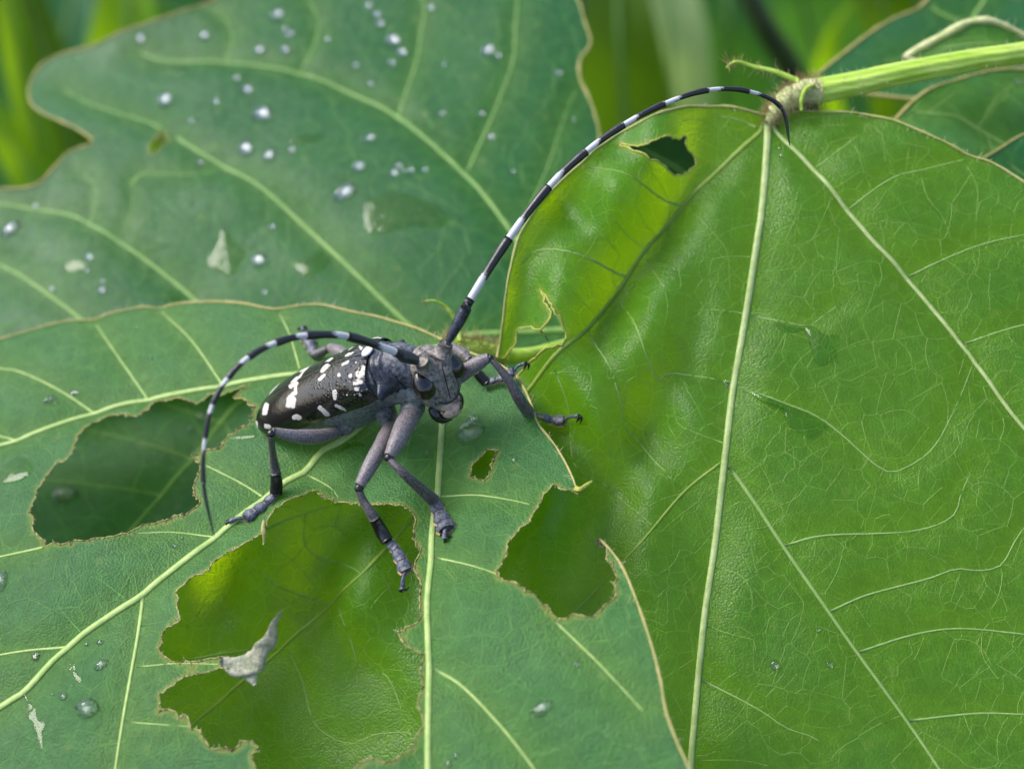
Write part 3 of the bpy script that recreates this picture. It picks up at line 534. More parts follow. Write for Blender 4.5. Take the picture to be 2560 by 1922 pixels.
# curled, hairy young leaflet above the petiole
Cl = Leaf((2450, 100), 22.4, (0, .25, .97), lambda u, v: .12 * np.cos(2.2 * u), amp=.03, freq=.8, seed=55.)
outC = [('n', zc((1380, 410), (1500, 330), (1650, 250), (1760, 190), (1850, 150), (2000, 150), (2200, 240), (2420, 360), (2600, 420), (2500, 520), (2200, 440), (1900, 430), (1600, 440), (1380, 410)))]
Cl.build('curled_leaflet', 'small curled hairy leaflet with a tan rim above the thick petiole', 'leaf', (2560, 145), outC, [], [(zc((2400, 420), (2150, 330), (1900, 290), (1600, 340)), .02, .012, 1)], dict(blade=M['leafF'], vein=M['veinD'], margin=M['pulv'], rim_r=.05), hairs=16, hair_len=.16, grid=.12)

# ------------------------------------------------------------------ petioles, pulvini, stipels (parts of their leaves) and the vine they grow on
def px3(lst): return np.array([P(*q) for q in lst])
def hairs_on(name, pts, rads, cnt, L, mat, parent, r=.005, tilt=None):
    b = Bag(); T = np.gradient(pts, axis=0)
    for _ in range(cnt):
        t = random.random() * (len(pts) - 1); i = int(t); f = t - i; p = pts[i] * (1 - f) + pts[min(i + 1, len(pts) - 1)] * f
        rad = np.interp(t, np.linspace(0, len(pts) - 1, len(rads)), rads); tt = norm(T[i]); a = rng.normal(size=3); a = norm(a - tt * (a @ tt))
        b.add(hair(p + a * rad * .92, a + tt * random.uniform(-.5, .5) + rng.normal(size=3) * .25, L * random.uniform(.5, 1.3), r, bend=rng.normal(size=3) * .18))
    return mesh(name, *b.get(), mat, parent, kind='stuff')
zJ = (B.at(jB) - C_) @ F_
zr = zJ
pp = catmull(px3([(2030, 231, zr - .02), (2140, 210, zr + .02), (2248, 186, zr + .1), (2429, 152, zr + .25), (2560, 132, zr + .4), (2900, 70, zr + 1.2), (3250, 60, zr + 2.6)]), 8)
mesh('petiole', *tube(pp, [.165, .16, .152, .145, .14, .14, .15], 40, lobes=9, lobe_a=.055), M['petiole'], B.root)
hairs_on('petiole_hairs', pp[:36], [.16, .14], 130, .11, M['hair'], B.root, .0042)
pu = catmull(px3([(2048, 229, zr - .02), (2010, 230, zr - .04), (1972, 246, zr - .05), (1944, 272, zr - .03), (1925, 300, zr + .0), (1915, 330, zr + .06)]), 6)
pu_r = [.168, .165, .150, .118, .07, .03]
mesh('pulvinus', *tube(pu, pu_r, 20), M['pulv'], B.root); hairs_on('pulvinus_hairs', pu, pu_r, 700, .15, M['hairB'], B.root, .0045)
st = catmull(px3([(1995, 203, zr - .1), (1941, 181, zr - .12), (1887, 168, zr - .15), (1847, 155, zr - .18), (1829, 158, zr - .18), (1814, 170, zr - .18)]), 5)
mesh('stipel', *tube(st, [.055, .05, .04, .03, .018, .006], 8, flat=.6), M['petiole'], B.root); hairs_on('stipel_hairs', st, [.05, .01], 90, .13, M['hairB'], B.root, .0042)
st = catmull(px3([(2004, 275, zr - .2), (2004, 250, zr - .24), (2014, 224, zr - .25), (2034, 214, zr - .22), (2044, 228, zr - .16)]), 5)
mesh('stipel', *tube(st, [.022, .03, .03, .02, .008], 8), M['petiole'], B.root)
# petiole of A, mostly hidden behind B
zA = (A.at(bA) - C_) @ F_
pa = catmull(px3([(1090, 870, zA + .05), (1130, 866, zA + .1), (1200, 876, zA + .25), (1270, 890, zA + .45), (1340, 884, zA + .8), (1450, 860, zA + 2.0), (1650, 850, zA + 4.5)]), 6)
pa_r = [.06, .11, .13, .11, .10, .10, .11]
mesh('petiole', *tube(pa, pa_r, 12), M['petiole'], A.root)
hairs_on('pulvinus_hairs', pa[3:18], [.11, .13], 700, .17, M['hairB'], A.root, .0045)
st = catmull(px3([(1140, 800, zA - .05), (1115, 768, zA - .1), (1085, 752, zA - .15), (1052, 754, zA - .15)]), 5)
mesh('stipel', *tube(np.vstack([px3([(1150, 850, zA + .05)]), st]), [.035, .028, .02, .012, .004], 8), M['petiole'], A.root); hairs_on('stipel_hairs', st, [.02, .01], 26, .10, M['hairB'], A.root, .0042)
pd = catmull(px3([(1560, 815, 23.4), (1700, 830, 24.4), (1800, 880, 25.4)]), 5)
mesh('petiole', *tube(pd, [.07, .11], 10), M['petiole'], D.root)
pi_ = catmull(px3([(1850, 560, 24.4), (1860, 640, 25), (1800, 830, 25.6)]), 5); mesh('petiole', *tube(pi_, [.04, .08], 10), M['petiole'], Il.root)
pe = catmull(px3([(800, 975, 23.6), (1000, 1000, 25), (1300, 1050, 26.2)]), 5); mesh('petiole', *tube(pe, [.04, .09], 10), M['petiole'], E.root)
pf = catmull(px3([(2215, 365, 22.9), (2150, 520, 24), (2100, 700, 25.4)]), 5); mesh('petiole', *tube(pf, [.04, .09], 10), M['petiole'], Fl.root)
pg = catmull(px3([(2430, 60, 25.1), (2430, 200, 26), (2400, 450, 26.5)]), 5); mesh('petiole', *tube(pg, [.05, .1], 10), M['petiole'], Gl.root)
ph = catmull(px3([(2820, 690, 22), (2700, 760, 23.5), (2400, 640, 26)]), 5); mesh('petiole', *tube(ph, [.03, .08], 10), M['petiole'], Hl.root)
pc = catmull(px3([(2560, 160, 22.4), (2750, 130, 22.9), (3200, 80, 23.2)]), 5); mesh('petiole', *tube(pc, [.06, .08], 10), M['petiole'], Cl.root)
vp = catmull([P(3260, 60, zr + 2.7), P(2700, 300, 25.6), P(2100, 700, 25.6), P(1750, 860, 25.5), P(1300, 1050, 26.4), P(900, 1150, 29), np.array([-4., 22, -30]), np.array([-5., 26, -56])], 10)
vs_ = mesh('climbing_vine', *tube(vp, [.22, .24, .3, .35], 12), M['petiole'], origin=vp[-1])
tag(vs_, 'green vine stem hidden beneath the leaves that all petioles grow from', 'stem')
# dry shreds and flaps of the chewed leaf
def shred(name, path, rad, mat, flat=.18, parent=None, up=None):
    p = catmull(path, 6); v, f = tube(p, rad, 10, flat=flat, up=up)
    v = v + np.array([[noise.noise(Vector(q * 3.1)), noise.noise(Vector(q * 3.1 + 7)), noise.noise(Vector(q * 3.1 + 13))] for q in v]) * .09
    return mesh(name, v, f, mat, parent)
q0 = (A.at((590, 1660)) - C_) @ F_
shred('dry_shred', px3([(548, 1658, q0), (590, 1662, q0 - .03), (628, 1655, q0 - .1), (655, 1628, q0 - .22), (676, 1590, q0 - .4), (692, 1550, q0 - .6), (697, 1526, q0 - .7)]), [.05, .11, .15, .10, .06, .045, .02], M['dry'], .13, A.root, -F_)
shred('dry_shred', px3([(610, 1672, q0), (626, 1695, q0 - .02), (634, 1714, q0 - .04)]), [.07, .06, .015], M['dry'], .25, A.root, -F_)
q0 = (A.at((1446, 1233)) - C_) @ F_
shred('dry_shred', px3([(1440, 1222, q0), (1452, 1230, q0 - .05), (1466, 1222, q0 - .1), (1478, 1212, q0 - .12)]), [.03, .03, .022, .008], M['chewY'], .5, A.root, -F_)
q0 = (A.at((655, 1322)) - C_) @ F_
shred('dry_shred', px3([(662, 1300, q0), (658, 1330, q0 - .05), (661, 1365, q0 - .04)]), [.012, .028, .008], M['margin'], .5, A.root, -F_)
q0 = (A.at((1499, 1350)) - C_) @ F_
shred('dry_shred', px3([(1512, 1366, q0), (1500, 1350, q0 - .05), (1494, 1342, q0 - .12)]), [.03, .022, .01], M['chew'], .5, A.root, -F_)
q0 = (B.at((1350, 722)) - C_) @ F_
shred('dry_shred', px3([(1348, 826, q0), (1356, 838, q0 - .02), (1366, 852, q0 - .0)]), [.02, .014, .004], M['chew'], .5, B.root, -F_)

# ------------------------------------------------------------------ the longhorn beetle
def beetle_mat(name, dark, light, scale, lo, hi, rough=.5, sheen=.2, bump=.5, spec=.5):
    m = plain(name, dark, light, scale, rough, spec, bump, sheen, lo=lo, hi=hi, dist=.00012); return m
M['grey'] = beetle_mat('grey_pubescence', (.016, .018, .026), (.11, .12, .15), 2400, .38, .66, .42, .05)
M['greyp'] = beetle_mat('grey_belly', (.035, .042, .045), (.15, .165, .162), 2200, .3, .64, .5, .08)
M['prono'] = beetle_mat('pronotum_blue_black', (.006, .007, .011), (.042, .049, .08), 1600, .36, .72, .30, .0, .6)
M['face'] = beetle_mat('face_grey_tan', (.045, .041, .04), (.22, .19, .165), 2300, .34, .64, .46, .06, .5)
M['femur'] = beetle_mat('femur_lilac_grey', (.034, .034, .044), (.20, .17, .172), 5200, .3, .66, .42, .08, .25)
M['tibia'] = beetle_mat('tibia_grey', (.022, .020, .023), (.10, .088, .085), 4200, .36, .66, .42, .08, .3)
M['black'] = beetle_mat('black_cuticle', (.004, .004, .005), (.010, .009, .010), 900, .3, .7, .26, 0, .3)
M['tarsus'] = beetle_mat('tarsus_blue_grey', (.02, .022, .032), (.10, .115, .155), 3200, .36, .66, .4, .08, .4)
M['pad'] = beetle_mat('tarsal_pad_tan', (.35, .19, .08), (.5, .33, .16), 1500, .3, .7, .7, .2)
M['mand'] = beetle_mat('mouth_brown', (.07, .04, .03), (.40, .28, .22), 900, .3, .55, .3, 0, .3)
M['eye'] = plain('eye_brown_black', (.004, .003, .003), (.010, .007, .006), 6000, .14, .55, .12, coat=.4)
M['antw'] = beetle_mat('antenna_white', (.42, .43, .48), (.68, .69, .74), 2500, .3, .65, .6, .3, .3)
M['antb'] = beetle_mat('antenna_black', (.008, .008, .011), (.025, .024, .03), 2000, .35, .7, .36, .05, .3)
# elytra: black cuticle with chalk-white patches (vertex attribute), granules at the front
m, nt, bs, out = nm('elytra_black_white'); g = NT(nt)
tc = g.n('ShaderNodeTexCoord').outputs['Object']; sp = g.n('ShaderNodeAttribute', attribute_name='spot').outputs['Fac']; fr = g.n('ShaderNodeAttribute', attribute_name='front').outputs['Fac']
spn = g.ramp(g.math('ADD', sp, g.math('MULTIPLY', g.math('SUBTRACT', g.noise(tc, 2000, 5, .75).outputs[0], .5), 1.6)), .44, .56)
blk = g.mix(g.noise(tc, 500, 3).outputs[0], (.003, .003, .004), (.010, .008, .009))
g.l(g.mix(spn, blk, (.42, .395, .365)), bs.inputs['Base Color'])
g.l(g.math('MULTIPLY_ADD', spn, .5), bs.inputs['Roughness']); nt.nodes[-1]
rm = g.math('ADD', g.math('MULTIPLY', spn, .5), .15); g.l(rm, bs.inputs['Roughness']); bs.inputs['Specular IOR Level'].default_value = .6
gr = g.n('ShaderNodeTexVoronoi', feature='F1'); gr.inputs['Scale'].default_value = 2300; g.l(tc, gr.inputs['Vector'])
gh = g.math('MULTIPLY', g.ramp(gr.outputs['Distance'], .1, .45, 1, 0), g.math('MULTIPLY', fr, 1.0)); hs = g.math('ADD', gh, g.math('ADD', g.math('MULTIPLY', g.noise(tc, 1500, 3).outputs[0], .22), g.math('MULTIPLY', spn, .12)))
bp = g.n('ShaderNodeBump'); bp.inputs['Strength'].default_value = .9; bp.inputs['Distance'].default_value = .00016; g.l(hs, bp.inputs['Height']); g.l(bp.outputs[0], bs.inputs['Normal'])
M['elytra'] = m

bo = P(822, 965, 19.5)
ba = V(.78, .26, .57); bd = np.array([-.577, .649, .496]); bd = V(*bd); bd = norm(bd - ba * (bd @ ba)); bl = np.cross(bd, ba)
def L(x, y, z): return bo + x * ba + y * bl + z * bd
beetle = thing('longhorn_beetle', 'black longhorn beetle with white spots and long banded antennae standing on the chewed leaf', 'beetle', A.at((880, 1075)))
def loft(secs, n=40, cap=True, power=2.0):
    # secs: (x, zc, half-width, half-height up, half-height down)
    vs, fs = [], []
    for (x, zc_, w, hu, hd) in secs:
        for k in range(n):
            th = 2 * math.pi * k / n; c, s_ = math.cos(th), math.sin(th)
            y = math.copysign(abs(s_) ** (2 / power), s_) * w; z = math.copysign(abs(c) ** (2 / power), c) * (hu if c > 0 else hd)
            vs.append(L(x, y, zc_ + z))
    m_ = len(secs)
    for i in range(m_ - 1):
        for k in range(n):
            k2 = (k + 1) % n; fs.append((i * n + k, i * n + k2, (i + 1) * n + k2, (i + 1) * n + k))
    if cap:
        for i, fl in ((0, 1), (m_ - 1, 0)):
            c = len(vs); vs.append(np.mean(vs[i * n:(i + 1) * n], axis=0))
            for k in range(n):
                k2 = (k + 1) % n; fs.append((i * n + k2, i * n + k, c) if fl else (i * n + k, i * n + k2, c))
    return np.array(vs), fs
def smooth_secs(secs, n=5): return [tuple(q) for q in catmull(secs, n)]
# abdomen + meso/metathorax
mesh('abdomen', *loft(smooth_secs([(-1.2, -.12, .04, .03, .03), (-1.1, -.12, .24, .12, .12), (-.8, -.1, .37, .16, .24), (-.4, -.08, .42, .2, .38), (-.1, -.06, .43, .22, .50)])), M['greyp'], beetle)
mesh('thorax', *loft(smooth_secs([(-.35, -.08, .34, .2, .40), (-.1, -.07, .43, .2, .56), (.2, -.06, .46, .2, .62), (.5, -.03, .45, .2, .56), (.75, 0, .38, .22, .45), (.92, 0, .32, .2, .36)])), M['greyp'], beetle)
# elytra
NS, NA = 170, 84
def ely_pt(s, a, side):
    x = .90 - 2.24 * s
    w = .475 * (1 - .10 * max(0, (s - .15)) ** 1) * (1 - .0) * math.sqrt(max(0, 1 - max(0, (s - .62) / .38) ** 2.6)) 
    w *= .90 + .10 * min(1, s / .06) if s < .06 else 1
    hgt = .36 * (1 - .25 * s ** 2) * math.sqrt(max(0, 1 - max(0, (s - .55) / .45) ** 2.8)); hgt *= .84 + .16 * math.sin(min(1, s / .16) * math.pi / 2)
    th = a * math.radians(112); sy = math.sin(th); cz = math.cos(th)
    y = w * abs(sy) ** .86; z = -.06 - .06 * s + (hgt * (abs(cz) ** .9) if cz > 0 else -.20 * (1 - .5 * s) * abs(cz) * math.sqrt(max(0, 1 - max(0, (s - .8) / .2) ** 2)))
    if th > math.pi / 2: y = w * (1 - .10 * (th - math.pi / 2))
    hum = math.exp(-((s - .07) / .07) ** 2 - ((a - .58) / .16) ** 2) * .035
    return x, side * (y + hum * .8 + .004), z + hum * .6
SPOT = []
def cap_(x0, y0, x1, y1, w): SPOT.append(((x0, y0), (x1, y1), w))
for q in [(270, 1115, 292, 1030, 36), (560, 825, 620, 785, 30), (615, 790, 612, 900, 22), (612, 890, 560, 930, 28), (550, 960, 540, 1030, 42), (595, 960, 585, 1040, 34), (985, 580, 905, 655, 26), (930, 700, 880, 745, 24), (1195, 550, 1135, 580, 20), (1095, 690, 1095, 700, 24), (1220, 700, 1220, 708, 27), (1280, 553, 1281, 557, 14),
          (1270, 790, 1345, 775, 27), (1285, 850, 1300, 855, 26), (1045, 880, 1050, 950, 32), (1325, 912, 1328, 918, 19), (885, 1060, 960, 1125, 34), (960, 1120, 985, 1140, 16), (1065, 1032, 1150, 1075, 22), (1100, 1060, 1165, 1088, 14), (600, 1165, 655, 1170, 34), (625, 1145, 640, 1150, 26), (290, 1262, 318, 1268, 33), (182, 1215, 190, 1300, 14),
          (650, 595, 612, 622, 13), (585, 625, 535, 660, 13), (622, 668, 575, 700, 13), (508, 716, 448, 768, 14), (345, 825, 295, 880, 13), (1270, 912, 1272, 914, 12), (1180, 915, 1182, 917, 10), (1215, 765, 1216, 767, 9), (1150, 800, 1151, 801, 7)]: cap_(*q)
SPOTL = [((1640, 320), (1640, 325), 26), ((1700, 325), (1730, 335), 20), ((1780, 320), (1783, 326), 26), ((1330, 388), (1336, 394), 20), ((1110, 440), (1220, 372), 8), ((1600, 345), (1660, 352), 12)]
def spotval(px, spots):
    q = (px - [600, 780]) / .226; o = np.zeros(len(px))
    for (a, b, w) in spots:
        a = np.array(a, float); b = np.array(b, float); ab = b - a; t = np.clip(((q - a) @ ab) / (ab @ ab + 1e-9), 0, 1); d = np.linalg.norm(q - a - t[:, None] * ab, axis=1)
        o = np.maximum(o, np.clip(.5 + (w * .76 - d) / 26, 0, 1))
    return o
def elytron(side, spotv=None):
    vs, fs, fr_ = [], [], []
    for i in range(NS + 1):
        s = i / NS
        for j in range(NA + 1):
            vs.append(L(*ely_pt(s, j / NA, side))); fr_.append(max(0, 1 - s * 2.1))
    for i in range(NS):
        for j in range(NA):
            a = i * (NA + 1) + j; q = (a, a + 1, a + NA + 2, a + NA + 1); fs.append(q if side > 0 else q[::-1])
    vs = np.array(vs); px, _ = project(vs)
    if side < 0: sv = spotval(px, SPOT); sv = np.where(np.repeat(np.arange(NS + 1), NA + 1) > NS * .985, 0, sv)
    else: sv = np.maximum(spotv, spotval(px, SPOTL) * (np.tile(np.arange(NA + 1), NS + 1) < NA * .75))
    o = mesh('elytron', vs, fs, M['elytra'], beetle, attrs={'spot': ('FLOAT', sv), 'front': ('FLOAT', fr_)})
    sol = o.modifiers.new('thick', 'SOLIDIFY'); sol.thickness = .00012; sol.offset = -1
    return sv
sv = elytron(-1); elytron(1, sv)
mesh('scutellum', *ellipsoid(L(.90, 0, .285), (ba, bl, bd), (.085, .085, .035)), M['antw'], beetle)
# pronotum with collars, swellings and side spines
vs, fs = [], []; NX, NT_ = 44, 56
prof = catmull([(0, .27), (.06, .305), (.12, .285), (.2, .315), (.34, .33), (.5, .305), (.62, .32), (.72, .30), (.82, .29), (.92, .30), (1, .27)], 6)
for i in range(NX + 1):
    t = i / NX; x = .84 + .36 * t; r = np.interp(t, prof[:, 0], prof[:, 1])
    for k in range(NT_):
        th = 2 * math.pi * k / NT_; rr = r
        rr += .05 * math.exp(-((t - .45) / .16) ** 2) * (math.exp(-((th - .55) / .3) ** 2) + math.exp(-((th - (2 * math.pi - .55)) / .3) ** 2))
        for sgn in (1.62, 2 * math.pi - 1.62): rr += .19 * math.exp(-((t - .42) / .13) ** 2 - ((th - sgn) / .22) ** 2)
        rr *= 1 + .02 * noise.noise(Vector((x * 9, math.cos(th) * 3, math.sin(th) * 3)))
        vs.append(L(x, rr * math.sin(th) * 1.02, -.05 - .05 * t + rr * math.cos(th) * .95))
for i in range(NX):
    for k in range(NT_):
        k2 = (k + 1) % NT_; fs.append((i * NT_ + k, i * NT_ + k2, (i + 1) * NT_ + k2, (i + 1) * NT_ + k))
mesh('pronotum', vs, fs, M['prono'], beetle)
# head frame
hl = V(.70, .50, -.5); hu = V(-.23, .83, .51); hu = norm(hu - hl * (hu @ hl)); hf = np.cross(hl, hu)
ho = P(1090, 938, 18.75)
def Hd(x, y, z): return ho + x * hf + y * hl + z * hu
secs = smooth_secs([(.35, -.14, .04, .04, .04), (.32, -.12, .13, .10, .12), (.27, -.08, .22, .16, .21), (.18, -.06, .275, .20, .30), (.04, -.05, .29, .215, .32), (-.12, -.05, .275, .22, .30), (-.26, -.04, .25, .21, .26), (-.36, -.03, .215, .19, .2), (-.44, -.02, .15, .15, .14)], 6)
vs, fs = [], []; n = 48
for (z, x0, w, hf_, hb_) in secs:
    for k in range(n):
        th = 2 * math.pi * k / n; c, s_ = math.cos(th), math.sin(th)
        y = math.copysign(abs(s_) ** .8, s_) * w * .90; x = math.copysign(abs(c) ** .75, c) * (hf_ if c > 0 else hb_)
        if c > 0: x -= .05 * math.exp(-(y / .03) ** 2) * (1 if z > -.1 else .3); x -= .10 * math.exp(-((z - .2) / .1) ** 2) * math.exp(-(y / .09) ** 2)
        q = 1 + .02 * noise.noise(Vector((y * 14, z * 14, x * 6))); vs.append(Hd(x0 + x * q, y * q, z))
for i in range(len(secs) - 1):
    for k in range(n):
        k2 = (k + 1) % n; fs.append((i * n + k, (i + 1) * n + k, (i + 1) * n + k2, i * n + k2))
for i, fl in ((0, 0), (len(secs) - 1, 1)):
    c = len(vs); vs.append(np.mean(vs[i * n:(i + 1) * n], axis=0))
    for k in range(n): k2 = (k + 1) % n; fs.append((i * n + k, i * n + k2, c) if fl == 0 else (i * n + k2, i * n + k, c))
head = mesh('head', vs, fs, M['face'], beetle)
# neck joining head and pronotum
mesh('neck', *tube(catmull([L(1.06, 0, -.03), L(1.18, 0, -.07), ho - hf * .18 - hl * .02, ho - hf * .05], 6), [.26, .26, .25, .2], 28), M['grey'], beetle)
sockets = {}
for sd_ in (-1, 1):
    b0 = Hd(.05, sd_ * .13, .22); b1 = Hd(.10, sd_ * .20, .36)
    mesh('antenna_tubercle', *tube(np.array([b0, b0 * .5 + b1 * .5, b1]), [.12, .105, .085], 16), M['face'], head); sockets[sd_] = b1
    # kidney shaped eye wrapping the socket
    ev, ef = [], []
    ep = catmull([Hd(-.02, sd_ * .222, .17), Hd(.03, sd_ * .245, .06), Hd(.055, sd_ * .240, -.05), Hd(.03, sd_ * .230, -.14)], 8)
    mesh('eye', *tube(ep, [.045, .095, .13, .125, .075], 20, flat=1.0), M['eye'], head)
    gp_ = catmull([Hd(.10, sd_ * .215, .10), Hd(.125, sd_ * .205, -.04), Hd(.11, sd_ * .215, -.18), Hd(.08, sd_ * .215, -.28)], 6)
    mesh('cheek_ridge', *tube(gp_, [.018, .032, .034, .02], 10), M['greyp'], head)
    # mandible
    mp_ = catmull([Hd(.00, sd_ * .17, -.36), Hd(.04, sd_ * .19, -.45), Hd(.07, sd_ * .14, -.54), Hd(.10, sd_ * .03, -.585)], 6)
    mesh('mandible', *tube(mp_, [.07, .066, .045, .014], 14, flat=.8), M['black'], head)
    pl_ = catmull([Hd(-.04, sd_ * .14, -.40), Hd(-.0, sd_ * .17, -.50), Hd(.07, sd_ * .15, -.58)], 5)
    mesh('palp', *tube(pl_, [.028, .028, .02], 8), M['mand'], head)
mesh('labrum', *ellipsoid(Hd(.115, 0, -.455), (hf, hl, hu), (.095, .145, .10), power=.9), M['mand'], head)
mesh('clypeus', *ellipsoid(Hd(.115, 0, -.36), (hf, hl, hu), (.065, .15, .06), power=.8), M['mand'], head)
for pts_, r_ in (([(.185, 0, .20), (.175, 0, .05), (.165, 0, -.12), (.16, 0, -.28)], .006), ([(.15, -.17, -.25), (.185, -.08, -.30), (.19, .0, -.31), (.185, .08, -.30), (.15, .17, -.25)], .010), ([(.13, -.14, -.41), (.18, -.05, -.41), (.18, .05, -.41), (.13, .14, -.41)], .010)):
    mesh('face_seam', *tube(catmull([Hd(*q) for q in pts_], 6), r_, 6), M['black'], head)
# antennae
def antenna(label, segs, rads, depth, side):
    at = bpy.data.objects.new('antenna', None); at.empty_display_size = .002; at.parent = beetle; finish_ = COL.objects.link(at); ORI[at.name] = ORI[beetle.name]
    at['label'] = label
    pts = [P(x, y, z) for (x, y), z in zip(segs, depth)]
    pts[0] = sockets[side] * .6 + pts[0] * .4
    sm_ = catmull(pts, 8)
    for i in range(len(pts) - 1):
        seg_ = sm_[i * 8:(i + 1) * 8 + 1]; r0 = rads[i]; r1 = rads[i] * (.98 if i else 1.15)
        nm_ = ['scape', 'pedicel'][i] if i < 2 else 'antenna_segment'
        if i == 0: v, f = tube(seg_, [r0 * .55, r0 * .8, r0, r0 * 1.12, r0 * 1.15, r0 * 1.02], 14); mesh(nm_, v, f, M['prono'] if side > 0 else M['antb'], at); continue
        if i == 1: v, f = tube(seg_, [r0 * .9, r0], 12); mesh(nm_, v, f, M['antb'], at); continue
        last = i == len(pts) - 2
        prof_ = [r0 * .86, r0 * .9, r0 * .92, r0 * .95, r0 * 1.0, r0 * 1.12, r0 * 1.1] if not last else [r0 * .9, r0 * .95, r0 * .8, r0 * .55, r0 * .2]
        seg2 = resample(seg_, np.linalg.norm(np.diff(seg_, axis=0), axis=1).sum() / 24.01)
        v, f = tube(seg2, prof_, 14)
        # white basal band: attribute along the segment, longer on the upper side
        nseg = 14; n_rows = len(seg2); row = np.r_[np.repeat(np.arange(n_rows) / (n_rows - 1), nseg), [0, 1]]
        ax_ = seg2[np.minimum((row * (n_rows - 1)).astype(int), n_rows - 1)]; upn = ((v - ax_) @ norm(np.array([0, 0, 1.]) + .5 * -F_)) / r0
        band = (.31 if side > 0 else .30) - .012 * (i - 2) + .10 * upn - row if not last else np.full(len(row), -1.)
        mesh(nm_, v, f, M['ant'], at, attrs={'band': ('FLOAT', band)})
m, nt, bs, out = nm('antenna_banded'); g = NT(nt); bd_ = g.n('ShaderNodeAttribute', attribute_name='band').outputs['Fac']; tc = g.n('ShaderNodeTexCoord').outputs['Object']
nz = g.noise(tc, 3500, 3).outputs[0]; f_ = g.ramp(g.math('ADD', bd_, g.math('MULTIPLY', g.math('SUBTRACT', nz, .5), .35)), -.06, .06)
g.l(g.mix(f_, (.008, .008, .010), (.44, .44, .45)), bs.inputs['Base Color']); g.l(g.math('ADD', g.math('MULTIPLY', f_, .25), .36), bs.inputs['Roughness'])
bp = g.n('ShaderNodeBump'); bp.inputs['Strength'].default_value = .3; bp.inputs['Distance'].default_value = .0001; g.l(nz, bp.inputs['Height']); g.l(bp.outputs[0], bs.inputs['Normal'])
M['ant'] = m
antenna('black and white banded antenna sweeping up along the bright leaf edge', [(1117, 868), (1166, 768), (1176, 748), (1272, 597), (1372, 468), (1465, 380), (1559, 313), (1661, 260), (1770, 226), (1872, 229), (1953, 270), (1975, 366)],
        [.066, .060, .053, .050, .047, .042, .038, .034, .031, .028, .025], [18.55, 18.45, 18.45, 18.5, 18.6, 18.7, 18.8, 18.9, 19.05, 19.25, 19.45, 19.6], 1)
antenna('banded antenna arching back over the wing cases and down to the leaf', [(1052, 912), (1000, 886), (988, 880), (869, 841), (767, 839), (690, 857), (622, 893), (570, 945), (532, 1010), (513, 1094), (509, 1208), (535, 1342)],
        [.07, .06, .050, .046, .042, .038, .034, .031, .028, .025, .021], [18.5, 18.3, 18.25, 17.85, 17.55, 17.35, 17.2, 17.1, 17.05, 17.05, 17.1, 17.2], -1)
# legs
def leg(label, fem, fem_r, tib, tib_r, tars, claws, dark=.45, trad=.05):
    lg = bpy.data.objects.new('leg', None); lg.empty_display_size = .002; lg.parent = beetle; COL.objects.link(lg); ORI[lg.name] = ORI[beetle.name]; lg['label'] = label
    f = catmull(px3(fem), 8); mesh('femur', *tube(f, fem_r, 18, flat=1.0), M['femur'], lg)
    t = catmull(px3(tib), 8); n_ = len(t); k = int(n_ * (1 - dark)); rr = np.interp(np.linspace(0, 1, n_), np.linspace(0, 1, len(tib_r)), tib_r)
    mesh('knee', *ellipsoid(t[0] * .6 + f[-1] * .4, (R_, U_, F_), (tib_r[0] * 1.25,) * 3, 14, 10), M['black'], lg)
    mesh('tibia', *tube(t[:k + 1], rr[:k + 1], 14), M['tibia'], lg)
    if dark > 0: mesh('tibia_tip', *tube(t[k:], rr[k:], 14), M['black'] if dark > .2 else M['tibia'], lg)
    tp = px3(tars); up_ = A.n
    for i in range(len(tp) - 1):
        a, b = tp[i], tp[i + 1]; last = i == len(tp) - 2; w = trad * 1.2 * (1 + .2 * i if not last else .5)
        d = b - a
        if not last:
            mesh('tarsus_segment', *tube(np.array([a - d * .02, a + d * .25, a + d * .7, a + d * 1.04]), [w * .5, w * .85, w * 1.15, w * .85], 12, up=up_, flat=.62), M['tarsus'], lg)
            pdn = -up_ * w * .42
            mesh('tarsal_pad', *tube(np.array([a + pdn + d * .15, a + pdn + d * .75, b + pdn + d * .1]), [w * .6, w * 1.25, w * 1.0], 10, up=up_, flat=.3), M['pad'], lg)
        else:
            mid = (a + b) / 2 + up_ * .03; c_ = catmull([a, mid, b], 5); mesh('claw_segment', *tube(c_, [w * .6, w * .7, w * 1.0], 10), M['tarsus'], lg)
    for c in claws:
        q = catmull(np.vstack([tp[-1:], px3(c)]), 6); mesh('claw', *tube(q, [.022, .018, .004], 8), M['black'], lg)
def onA(px, py, off=.05):
    p = A.at((px, py), off); return (px, py, (p - C_) @ F_)
def onB(px, py, off=.05):
    p = B.at((px, py), off); return (px, py, (p - C_) @ F_)
def ztar(lst, fn, offs): return [fn(x, y, o) for (x, y), o in zip(lst, offs)]
# right hind
t_ = ztar([(692, 1232), (664, 1257), (641, 1276), (614, 1294), (574, 1304)], onA, [.10, .07, .06, .06, .07]); zf = t_[0][2]
leg('right hind leg folded along the body with its foot on a thick vein', [(860, 1076, 19.45), (800, 1090, 19.2), (740, 1090, 19.0), (681, 1078, 18.85)], [.045, .085, .095, .075, .05],
    [(676, 1088, 18.83), (684, 1150, zf - .22), (691, 1200, zf - .08), (690, 1232, zf)], [.042, .045, .065, .078, .080], t_, [[onA(566, 1308, .05), onA(572, 1320, .02)], [onA(570, 1300, .05), onA(562, 1312, .02)]], trad=.052)
